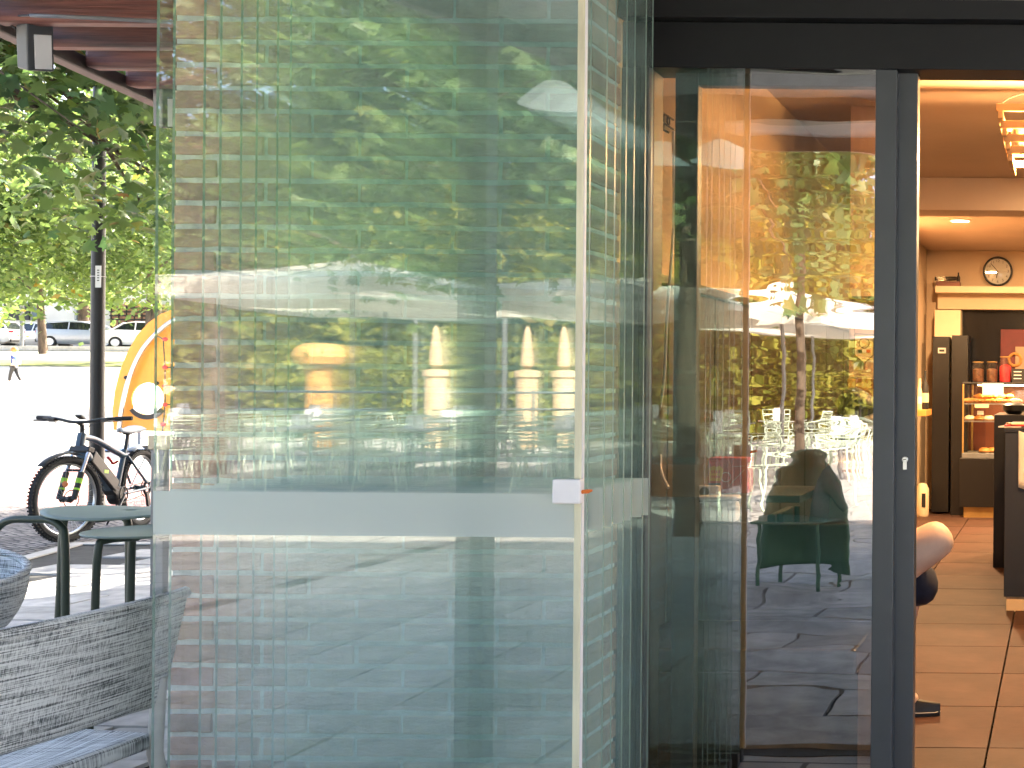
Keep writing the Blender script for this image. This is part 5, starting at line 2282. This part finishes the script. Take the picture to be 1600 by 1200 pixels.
# wall socket bits, cable, bracket beyond the narrow side glass
c = at(1038, 195, 4.92)
br = thing('wall_bracket', 'dark metal bracket with a hook on the orange wall', 'bracket', (XW + .012, 4.92, c.z))
mb = MB()
mb.tube([(0, -.12, .03), (0, .06, .03)], .004, 6)
mb.tube([(0, -.12, -.005), (0, .06, -.005)], .004, 6)
mb.tube([(0, -.06, .03), (0, -.06, -.03), (.02, -.06, -.04)], .004, 6)
mb.torus((0, -.0, .014), .014, .003, 16, 5, axis=(1, 0, 0))
mb.build('bars', M['black_metal'], br)
cbp = [at(1052, 205, 4.75), at(1053, 330, 4.75), at(1048, 420, 4.7), at(1042, 500, 4.7), at(1037, 600, 4.7), at(1027, 660, 4.7), at(1027, 700, 4.7), at(1034, 740, 4.65), at(1044, 762, 4.6)]
cbp = [Vector((max(p.x, XW + .045), p.y, p.z)) for p in cbp]
mb = MB()
mb.tube(smooth_path(cbp, 6), .0055, 8)
tag(mb.build('hanging_cable', M['white_plastic'], smooth=True), 'white cable hanging down behind the narrow side glass', 'cable')
c = at(1029, 722, 4.68)
mb = MB()
mb.box(c, (.022, .02, .055))
tag(mb.build('inline_switch', M['white_plastic'], bevel=.005), 'white inline switch on the hanging cable', 'switch')
# power strip, white bin, red carton, dark bench behind the door glass
bn = thing('dark_bench', 'black bench with low back just inside the sliding door', 'bench', (-1.0, 4.75, 0))
o = Vector(bn.location)
part('seat', M['black_lam'], bn, [((XW + .01, 4.42, .42), (-.66, 4.95, .50))], off=o, bevel=.01)
part('front', M['black_lam'], bn, [((XW + .01, 4.46, .012), (-.66, 4.92, .419))], off=o)
part('back', M['black_lam'], bn, [((XW + .01, 4.93, .501), (-.66, 5.0, .86))], off=o, bevel=.01)
wbn = thing('white_box', 'rounded white box on the bench back behind the sliding door', 'box', (at(1123, 800, 4.96).x, 4.965, .861))
mb = MB()
mb.box((0, 0, .04), (.148, .07, .08))
mb.build('body', M['white_plastic'], wbn, bevel=.02)
mb = MB()
mb.box((0, 0, .089), (.152, .075, .018))
mb.build('lid', M['white_plastic'], wbn, bevel=.012)
a, b = at(1107, 770, 5.1), at(1168, 716, 5.1)
tb = thing('wall_table', 'grey table top behind the bench', 'table', (a.x, 5.25, 0))
mb = MB()
mb.span((XW + .01 - a.x, -.22, a.z - .03), (.36, .25, a.z - .002))
mb.build('top', M['anthracite'], tb, bevel=.003)
mb = MB()
mb.tube([(.1, 0, .012), (.1, 0, a.z - .031)], .03, 12)
mb.build('leg', M['anthracite'], tb, smooth=True)
ca = thing('red_carton', 'red carton with a yellow printed label inside the door', 'box', (a.x, 5.1, a.z))
w_, h_ = b.x - a.x, b.z - a.z
mb = MB()
mb.span((0, 0, 0), (w_, .10, h_))
mb.build('box', M['red'], ca, bevel=.001)
mb = MB()
mb.prism([(.004, .045), (.004, .095), (.02, .103), (.03, .098), (.042, .103), (.056, .09), (.052, .06), (.045, .045)], -.0035, -.001, 'XZ')
yl = mb.build('yellow_label', M['yellow'], ca)
mb = MB()
for k in range(4):
    mb.box((.014 + .009 * k, -.0042, .080), (.005, .001, .012))
    mb.box((.014 + .009 * k, -.0042, .061), (.006, .001, .010))
mb.build('label_marks', M['red'], ca)
mb = MB()
mb.span((.002, -.0035, .002), (.046, -.001, .037))
mb.build('blue_label', M['navy'], ca)
text('cola_print', 'COLA', .018, M['paper'], ca, (.024, -.004, .013), (R(90), 0, 0))
mb = MB()
mb.torus((.066, -.002, .06), .018, .0016, 20, 4)
mb.tube([(.08, -.002, .03), (w_ - .01, -.002, .09)], .0012, 4)
mb.tube([(.09, -.002, .10), (w_ - .01, -.002, .103)], .001, 4)
mb.build('white_print', M['paper'], ca)
pst = thing('power_strip', 'white power strip with black socket on the wall table', 'power strip', at(1098, 768, 5.0))
mb = MB()
mb.box((0, 0, .0), (.13, .03, .045))
mb.build('body', M['white_plastic'], pst, bevel=.006)
mb = MB()
mb.lathe([(.018, 0), (.018, .004)], (0.01, -.015, 0), 16, axis=(0, -1, 0))
mb.build('socket', M['black'], pst)

# ------------------------------------------------------------------ seated person inside
pr = thing('person', 'seated person in navy shorts and pink top, legs crossed behind the door edge', 'person', (-.72, 5.45, .01))
J = [(-.13, 0, .54, .135), (-.17, 0, .75, .13), (-.15, 0, .97, .14), (-.10, 0, 1.10, .055), (-.06, 0, 1.18, .082), (-.07, 0, 1.265, .092),
     (-.15, -.19, 1.01, .058), (-.02, -.23, .80, .044), (.08, -.08, .74, .034), (.115, -.02, .735, .030),
     (-.15, .19, 1.01, .058), (-.02, .23, .80, .044), (.08, .12, .74, .034), (.115, .07, .735, .030),
     (-.06, -.10, .55, .105), (.11, -.12, .67, .096), (.265, -.125, .765, .080), (.19, .0, .70, .056), (.02, .16, .64, .040), (.05, .25, .60, .034),
     (-.06, .10, .55, .105), (.13, .10, .575, .070), (.07, .10, .34, .055), (.04, .10, .10, .040), (.15, .09, .05, .036)]
E = [(0, 1), (1, 2), (2, 3), (3, 4), (4, 5), (2, 6), (6, 7), (7, 8), (8, 9), (2, 10), (10, 11), (11, 12), (12, 13),
     (0, 14), (14, 15), (15, 16), (16, 17), (17, 18), (18, 19), (0, 20), (20, 21), (21, 22), (22, 23), (23, 24)]
skin_obj('body', J, E, M['skin'], pr)
skin_obj('shorts', [(-.14, 0, .55, .16), (-.05, -.10, .55, .125), (.10, -.12, .645, .108), (-.05, .10, .55, .125), (.165, .08, .59, .112), (.15, .08, .44, .10)],
         [(0, 1), (1, 2), (0, 3), (3, 4), (4, 5)], M['navy_cloth'], pr)
skin_obj('top', [(-.14, 0, .60, .155), (-.17, 0, .76, .15), (-.15, 0, .98, .155), (-.12, 0, 1.05, .09), (-.15, -.19, 1.01, .072), (-.06, -.22, .87, .062), (-.15, .19, 1.01, .072), (-.06, .22, .87, .062)],
         [(0, 1), (1, 2), (2, 3), (2, 4), (4, 5), (2, 6), (6, 7)], M['pink_cloth'], pr)
skin_obj('hair', [(-.10, 0, 1.19, .085), (-.095, 0, 1.28, .105), (-.05, 0, 1.33, .075), (-.12, 0, 1.08, .06)], [(0, 1), (1, 2), (0, 3)], M['grey_hair'], pr)
for nm, x, y, z, a in (('shoe', .10, .09, .0, 0), ('shoe', -.06, .25, .57, .9)):
    mb = MB()
    rows = []
    for i in range(10):
        v = i / 9
        hw = .038 * math.sin(math.pi * min(1, v * .86 + .12)) ** .5
        h_ = .085 - .045 * v if v > .35 else .095
        rows.append([(-.13 + .27 * v, s * hw, (h_ * (1 - abs(s) ** 3)) + .012) for s in (-1, -.8, -.4, 0, .4, .8, 1)])
    mb.grid(rows)
    ol = [(-.13 + .27 * v, .040 * math.sin(math.pi * min(1, v * .86 + .12)) ** .5) for v in [i / 12 for i in range(13)]]
    mb.prism(ol + [(x_, -y_) for x_, y_ in ol[::-1]], 0, .016, 'XY')
    o_ = mb.build(nm, M['black'], pr, smooth=True, bevel=.004)
    o_.location = (x, y, z)
    o_.rotation_euler = (0, 0, a)
    mb = MB()
    mb.tube([(-.12, -.037, .018), (.06, -.038, .018), (.12, -.026, .018), (.141, 0, .018)], .0014, 5)
    e_ = mb.build('welt', M['clock_face'], o_, smooth=True)
chr_ = thing('cafe_chair', 'dark café chair under the seated person', 'chair', (-.90, 5.45, .011))
part('seat', M['black_lam'], chr_, [((-1.12, 5.24, .40), (-.70, 5.66, .43))], off=(-.90, 5.45, 0.011), bevel=.008)
part('backrest', M['black_lam'], chr_, [((-1.14, 5.26, .62), (-1.11, 5.64, .86))], off=(-.90, 5.45, 0.011), bevel=.008)
for sx in (-.20, .17):
    for sy in (-.18, .18):
        mb = MB()
        mb.tube([(sx, sy, 0), (sx * .96, sy * .96, .39 if sx > 0 else .85)], .013, 8)
        mb.build('leg', M['black_metal'], chr_, smooth=True)

# dark wood panelling along the left café wall
wp = thing('wall_panelling', 'dark brown wood panelling along the left café wall behind the door glass', 'panelling', (XW + .01, 4.2, 0))
M['dark_wood'] = pbr('dark wood panel', (.055, .032, .02), .5, var=.2, scale=4, stretch=(1, 1, .2))
for k in range(8):
    mb = MB()
    y0 = .02 + k * .66
    mb.span((-.008, y0, .012), (.022, y0 + .645, 1.72))
    mb.build('panel', M['dark_wood'], wp, bevel=.004)
mb = MB()
mb.span((-.008, .02, 1.722), (.045, 5.28, 1.755))
mb.build('cap_rail', M['dark_wood'], wp, bevel=.004)

# ------------------------------------------------------------------ the terrace behind the eye, seen in the glass
M['wire'] = pbr('pale green wire', (.52, .60, .47), .4, var=.04)
M['table_grey'] = pbr('grey table top', (.42, .43, .42), .45, var=.05)
GRP = 'pale green wire chairs on the terrace'


def wire_chair(loc, rz, label):
    t = thing('wire_chair', label, 'chair', loc, rz, GRP)
    for sx, sy in ((1, 1), (1, -1), (-1, 1), (-1, -1)):
        mb = MB()
        mb.tube([(sx * .17, sy * .20, .45), (sx * .24, sy * .25, 0)], .014, 6)
        mb.build('leg', M['wire'], t, smooth=True)
    mb = MB()
    for i in range(10):
        x = -.20 + .43 * i / 9
        mb.tube([(x, -.21, .46), (x, -.12, .445), (x, .12, .445), (x, .21, .46)], .0065, 4)
    for s in (-1, 1):
        mb.tube([(-.2, s * .21, .46), (.23, s * .21, .46)], .009, 6)
    mb.build('seat_rods', M['wire'], t)
    mb = MB()
    for i in range(9):
        z = .50 + .34 * i / 8
        x = -.205 - .10 * (i / 8)
        w = .215 + .02 * i / 8
        mb.tube([(x + .05, -w, z), (x, -w * .5, z), (x, w * .5, z), (x + .05, w, z)], .0065, 4)
    for s in (-1, 1):
        mb.tube([(-.15, s * .21, .46), (-.26, s * .238, .85)], .010, 6)
    mb.tube([(-.26, -.238, .85), (-.31, -.12, .86), (-.31, .12, .86), (-.26, .238, .85)], .010, 6)
    mb.build('back_rods', M['wire'], t)
    mb = MB()
    for s in (-1, 1):
        mb.tube(smooth_path([(-.22, s * .235, .68), (.05, s * .27, .67), (.20, s * .26, .64), (.20, s * .235, .46)], 4), .010, 6)
    mb.build('armrests', M['wire'], t, smooth=True)
    return t


def bistro_table(loc, label):
    t = thing('bistro_table', label, 'table', loc, 0, 'grey square tables on the terrace')
    mb = MB()
    mb.box((0, 0, .735), (.75, .75, .02))
    mb.build('table_top', M['table_grey'], t, bevel=.006)
    mb = MB()
    mb.tube([(0, 0, .01), (0, 0, .724)], .035, 10)
    mb.build('column', M['grey_metal'], t, smooth=True)
    mb = MB()
    mb.lathe([(.22, 0), (.22, .012), (.05, .025)], n=20)
    mb.build('foot', M['grey_metal'], t, smooth=True)
    return t


def napkin_box(loc, label):
    t = thing('napkin_box', label, 'napkin box', loc, random.uniform(-.4, .4), 'white napkin boxes on the terrace tables')
    mb = MB()
    mb.box((0, 0, .085), (.17, .17, .17), taper=.74)
    mb.build('body', M['white_plastic'], t, bevel=.008)
    mb = MB()
    mb.box((0, -.075, .09), (.08, .004, .05), rot=(.13, 0, 0))
    mb.build('print', M['grey_metal'], t)
    return t


ordn = ['first', 'second', 'third', 'fourth', 'fifth', 'sixth', 'seventh', 'eighth', 'ninth']
rowname = ['nearest', 'middle', 'farthest']
rs = random.Random(17)
proto = [None, None, None]
for r_, (Y, xs) in enumerate(((-10.9, [-11.6, -9.9, -8.2, -6.5, -4.8, -3.0]), (-13.6, [-13.2, -11.2, -9.2, -7.2, -5.2, -3.2]), (-17.2, [-15.5, -13.0, -10.4, -7.8, -5.2, -2.6]))):
    for k, x in enumerate(xs):
        x += rs.uniform(-.15, .15)
        y = Y + rs.uniform(-.25, .25)
        lab = f'grey square terrace table in the {rowname[r_]} reflected row, {ordn[k]} from the left'
        if proto[1] is None:
            proto[1] = bistro_table((x, y, .002), lab)
        else:
            dup(proto[1], (x, y, .002), rs.uniform(-.1, .1), lab)
        lab = f'white napkin box on the {ordn[k]} table from the left, {rowname[r_]} reflected row'
        if proto[2] is None:
            proto[2] = napkin_box((x + .1, y, .747), lab)
        else:
            dup(proto[2], (x + rs.uniform(-.15, .15), y + rs.uniform(-.1, .1), .747), rs.uniform(-.5, .5), lab)
        for q, (ax, ay, rz) in enumerate(((0, .62, -90), (-.62, 0, 0), (.62, 0, 180), (0, -.62, 90))):
            if r_ == 2 and q in (1, 3):
                continue
            side = ['in front of', 'left of', 'right of', 'behind'][q]
            lab = f'pale green wire chair {side} the {ordn[k]} table from the left, {rowname[r_]} reflected row'
            loc = (x + ax + rs.uniform(-.06, .06), y + ay + rs.uniform(-.06, .06), .002)
            rz_ = R(rz + rs.uniform(-14, 14))
            if proto[0] is None:
                proto[0] = wire_chair(loc, rz_, lab)
            else:
                dup(proto[0], loc, rz_, lab)


# big white parasols
def parasol(x, y, zr, half, rz, label):
    t = thing('parasol', label, 'parasol', (x, y, 0), rz, 'large white parasols over the terrace')
    mb = MB()
    pk = zr + .32
    n = 8
    for s in range(4):
        a, b = R(45 + 90 * s), R(135 + 90 * s)
        rows = []
        for i in range(n + 1):
            v = i / n
            sag = -.05 * math.sin(math.pi * v)
            A = Vector((half * 1.414 * v * math.cos(a), half * 1.414 * v * math.sin(a), pk + (zr - pk) * v + sag))
            B = Vector((half * 1.414 * v * math.cos(b), half * 1.414 * v * math.sin(b), pk + (zr - pk) * v + sag))
            rows.append([A.lerp(B, q / 6) + Vector((0, 0, -.07 * v * math.sin(math.pi * q / 6))) for q in range(7)])
        mb.grid(rows)
    mb.build('canopy', M['parasol'], t, smooth=True)
    mb = MB()
    for s in range(4):
        a, b = R(45 + 90 * s), R(135 + 90 * s)
        A = Vector((half * 1.414 * math.cos(a), half * 1.414 * math.sin(a), zr))
        B = Vector((half * 1.414 * math.cos(b), half * 1.414 * math.sin(b), zr))
        top = [A.lerp(B, q / 12) + Vector((0, 0, -.07 * math.sin(math.pi * q / 12))) for q in range(13)]
        bot = [p + Vector((0, 0, -.20 - .03 * math.sin(q * math.pi))) for q, p in enumerate(top)]
        mb.grid([top, bot])
    mb.build('valance', M['parasol'], t, smooth=True)
    mb = MB()
    mb.tube([(0, 0, .05), (0, 0, pk + .1)], .03, 10)
    mb.build('pole', M['grey_metal'], t, smooth=True)
    mb = MB()
    for s in range(8):
        a = R(45 * s)
        rr = half * (1.414 if s % 2 else 1.0)
        mb.tube([(0, 0, pk - .04), (rr * .97 * math.cos(a), rr * .97 * math.sin(a), zr - .03 - (.06 if s % 2 == 0 else 0))], .010, 5)
    mb.build('ribs', M['grey_metal'], t)
    mb = MB()
    mb.lathe([(.4, 0), (.4, .05), (.08, .07)], n=20)
    mb.build('base', M['grey_metal'], t)
    return t


parasol(-8.8, -10.4, 2.55, 1.6, R(12), 'large white parasol with valance, leftmost of the near reflected pair')
parasol(-5.6, -11.6, 2.55, 1.6, R(12), 'large white parasol with valance, right one of the near reflected pair')
parasol(-10.4, -14.4, 2.62, 1.6, R(12), 'white parasol in the second reflected row, left')
parasol(-6.6, -15.2, 2.62, 1.6, R(12), 'white parasol in the second reflected row, middle')
parasol(-4.2, -12.4, 2.45, 1.6, R(20), 'sunlit white parasol reflected in the sliding door')
parasol(-4.9, -18.6, 2.5, 1.6, R(20), 'white parasol reflected farther off in the sliding door')

# chairs close to the entrance, reflected in the door
c = refl(1250, 815, 8.9, 4.0)
gc = thing('green_shell_chair', 'dark green round backed chair reflected in the sliding door', 'chair', (c.x, c.y, .02), R(100))
M['shell'] = pbr('dark green shell', (.06, .17, .105), .5, var=.05)
mb = MB()
rows = []
for j in range(9):
    v = j / 8
    rows.append([(-.22 - .06 * v + .14 * abs(s) ** 2, s * .31 * math.sqrt(max(.03, 1 - v ** 3)), .10 + .75 * v) for s in [-1 + i / 6 for i in range(13)]])
mb.grid(rows)
mb.build('backrest', M['shell'], gc, smooth=True, solid=.025)
mb = MB()
mb.box((.02, 0, .44), (.46, .50, .03))
mb.build('seat', M['shell'], gc, bevel=.02)
for sx in (-.19, .2):
    for sy in (-.2, .2):
        mb = MB()
        mb.tube([(sx, sy, .43), (sx * 1.02, sy * 1.02, 0)], .014, 8)
        mb.build('leg', M['shell'], gc, smooth=True)
for k, (px, py, D, lab) in enumerate(((1305, 740, 15.5, 'pale green wire chair reflected near the right edge of the door'), (1215, 745, 15.0, 'pale green wire chair reflected left of the door edge'),
                                      (1150, 745, 14.0, 'pale green wire chair reflected beside the red carton'))):
    p = refl(px, py, D, 4.0)
    dup(proto[0], (p.x, p.y, .002), R([80, 150, 60][k]), lab)

# trees and hedge beyond the terrace
def far_tree(label, px, D, cz, radii, seed, n, leaf='oval', size=.17, mat='leaf_mid', spread=.36, tr=.16, shell=.4, m=3.16, per=60):
    p = refl(px, 600, D, m)
    return tree('terrace_tree', label, (p.x, p.y, 0), 5, (0, 0, cz), radii, n, per, spread, leaf, size, M[mat], M['bark'], tr, seed=seed, group='trees round the terrace', shell=shell)


p = refl(742, 600, 13.2)
tree('terrace_tree', 'big leafy tree filling the upper half of the reflection', (p.x, p.y, 0), 5, (.15, .3, 4.5), (3.5, 2.6, 2.0), 280, 75, .30, 'maple', .135,
     M['leaf_mid'], M['bark'], .14, seed=31, group='trees round the terrace', shell=.25)
far_tree('tree at the left of the reflection with low sunny boughs', 330, 19, 4.3, (3.0, 2.5, 2.2), 33, 150, shell=.3)
far_tree('dark tree reflected between the glass stack and the door', 1075, 12.0, 4.2, (1.7, 1.6, 1.7), 35, 110, 'maple', .13, 'leaf_near', .28, .1, m=4.0)
far_tree('tree hanging over the parasol reflected in the door', 1250, 13.5, 4.3, (1.4, 1.6, 1.5), 36, 80, 'maple', .13, 'leaf_near', .28, .045, m=4.0)
far_tree('sunny tree behind the parasols, left of the middle', 470, 33, 3.6, (3.6, 3, 2.8), 41, 170, 'two', .26, 'leaf_far', .5)
far_tree('sunny tree behind the parasols in the middle', 690, 34, 3.6, (3.4, 3, 2.8), 42, 170, 'two', .26, 'leaf_far', .5)
far_tree('sunny tree behind the parasols, right of the middle', 890, 36, 3.6, (3.4, 3, 2.8), 43, 170, 'two', .26, 'leaf_far', .5)
far_tree('sunny tree reflected in the middle of the door', 1180, 34, 3.4, (3.2, 3, 2.8), 44, 170, 'two', .26, 'leaf_far', .5, m=4.0)
far_tree('dark tree reflected at the right of the door', 1330, 36, 3.6, (3.2, 3, 3.0), 45, 170, 'two', .26, 'leaf_mid', .5, m=4.0)
for k in range(5):
    far_tree(f'tall background tree across the reflection, {ordn[k]} from the left', 250 + 260 * k, 52, 6.5, (6.5, 4, 5.2), 60 + k, 170, 'two', .42, 'leaf_mid' if k % 2 else 'leaf_far', .8, .25)
for k in range(9):
    px = 330 + k * 125
    p = refl(px, 600, 31)
    rng = np.random.default_rng(80 + k)
    t = thing('hedge_bush', f'low sunlit bush beyond the terrace, {ordn[k]} from the left', 'bush', (p.x, p.y, 0), 0, 'bushes beyond the terrace')
    pos, cs = clump_points(rng, (0, 0, 1.2), (1.1, .7, 1.15), 60, 60, .22, shell=.3)
    pos[:, 2] = np.abs(pos[:, 2])
    cr = leaves_mesh('foliage', pos, .17, 'two', M['leaf_far'], t, .3, rng)
    cr['kind'] = 'stuff'
    mb = MB()
    for q in range(5):
        mb.tube([(0, 0, 0), (rng.normal(0, .3), rng.normal(0, .3), 1.3)], [.04, .01], 6)
    mb.build('stems', M['bark'], t)
# low sunlit wall behind
p0, p1 = refl(260, 600, 47), refl(1420, 600, 47)
lw = thing('garden_wall', 'low sunlit beige wall closing the terrace garden', 'wall', ((p0.x + p1.x) / 2, p0.y, 0))
mb = MB()
mb.box((0, 0, 1.0), (abs(p1.x - p0.x), .3, 2.0))
mb.build('masonry', pbr('beige render', (.58, .47, .33), .9, var=.08, scale=1.2), lw)
mb = MB()
mb.box((0, 0, 2.05), (abs(p1.x - p0.x), .4, .09))
mb.build('coping', M['kerb'], lw)

# folded parasols, rail and orange climbing rock beyond the tables
M['canvas_fold'] = pbr('tan canvas', (.50, .36, .22), .85, var=.1, scale=6, stretch=(8, 8, .5))
for k, px in enumerate((680, 823, 880)):
    p = refl(px, 600, 27)
    t = thing('folded_parasol', f'folded tan parasol standing behind the tables, {ordn[k]} from the left', 'parasol', (p.x, p.y, 0), 0, 'folded tan parasols')
    mb = MB()
    mb.lathe([(.05, 1.60), (.125, 1.66), (.12, 1.9), (.085, 2.2), (.05, 2.4), (.012, 2.46)], n=16)
    mb.build('canvas', M['canvas_fold'], t, smooth=True)
    mb = MB()
    mb.tube([(0, 0, 0), (0, 0, 1.1)], .03, 10)
    mb.build('pole', M['grey_metal'], t, smooth=True)
    mb = MB()
    mb.lathe([(.21, 0), (.21, 1.4), (.25, 1.44), (.25, 1.55), (.05, 1.59)], n=20)
    mb.build('tub', M['canvas_fold'], t, smooth=True)
M['ochre'] = pbr('weathered orange coating', (.50, .25, .07), .7, var=.2, scale=5)
p = refl(497, 600, 26)
og = thing('orange_rock', 'orange mushroom shaped play rock in the reflection', 'play rock', (p.x, p.y, 0))
mb = MB()
mb.lathe([(.25, 0), (.23, 1.4), (.27, 1.62)], n=18)
mb.build('stem', M['ochre'], og, smooth=True)
mb = MB()
mb.lathe([(.2, 1.6), (.42, 1.66), (.48, 1.8), (.42, 1.96), (.25, 2.05), (.02, 2.06)], n=18)
mb.build('cap', M['ochre'], og, smooth=True)
for k, (pxa, pxb, D) in enumerate(((370, 600, 22.5), (700, 900, 24.0))):
    a, b = refl(pxa, 600, D), refl(pxb, 600, D)
    t = thing('terrace_rail', ['grey steel railing at the left of the reflected terrace', 'grey steel railing at the right of the reflected terrace'][k], 'railing', (a.x, a.y, 0))
    w = b.x - a.x
    mb = MB()
    for z in (1.15, .85, .5):
        mb.tube([(0, 0, z), (w, 0, z)], .02, 6)
    mb.build('rails', M['grey_metal'], t)
    for i in range(4):
        mb = MB()
        mb.tube([(w * i / 3, 0, 0), (w * i / 3, 0, 1.2)], .03, 8)
        mb.build('rail_post', M['grey_metal'], t, smooth=True)
for k, px in enumerate((648, 788)):
    p = refl(px, 600, 25)
    t = thing('terrace_mast', f'slim dark mast behind the tables, {["left", "right"][k]} one in the reflection', 'pole', (p.x, p.y, 0), 0, 'slim masts on the terrace')
    mb = MB()
    mb.tube([(0, 0, 0), (0, 0, 2.6)], .05, 10)
    mb.build('shaft', M['grey_metal'], t, smooth=True)
    mb = MB()
    mb.lathe([(.10, 0), (.10, .02), (.06, .04)], n=16)
    mb.build('foot', M['grey_metal'], t)
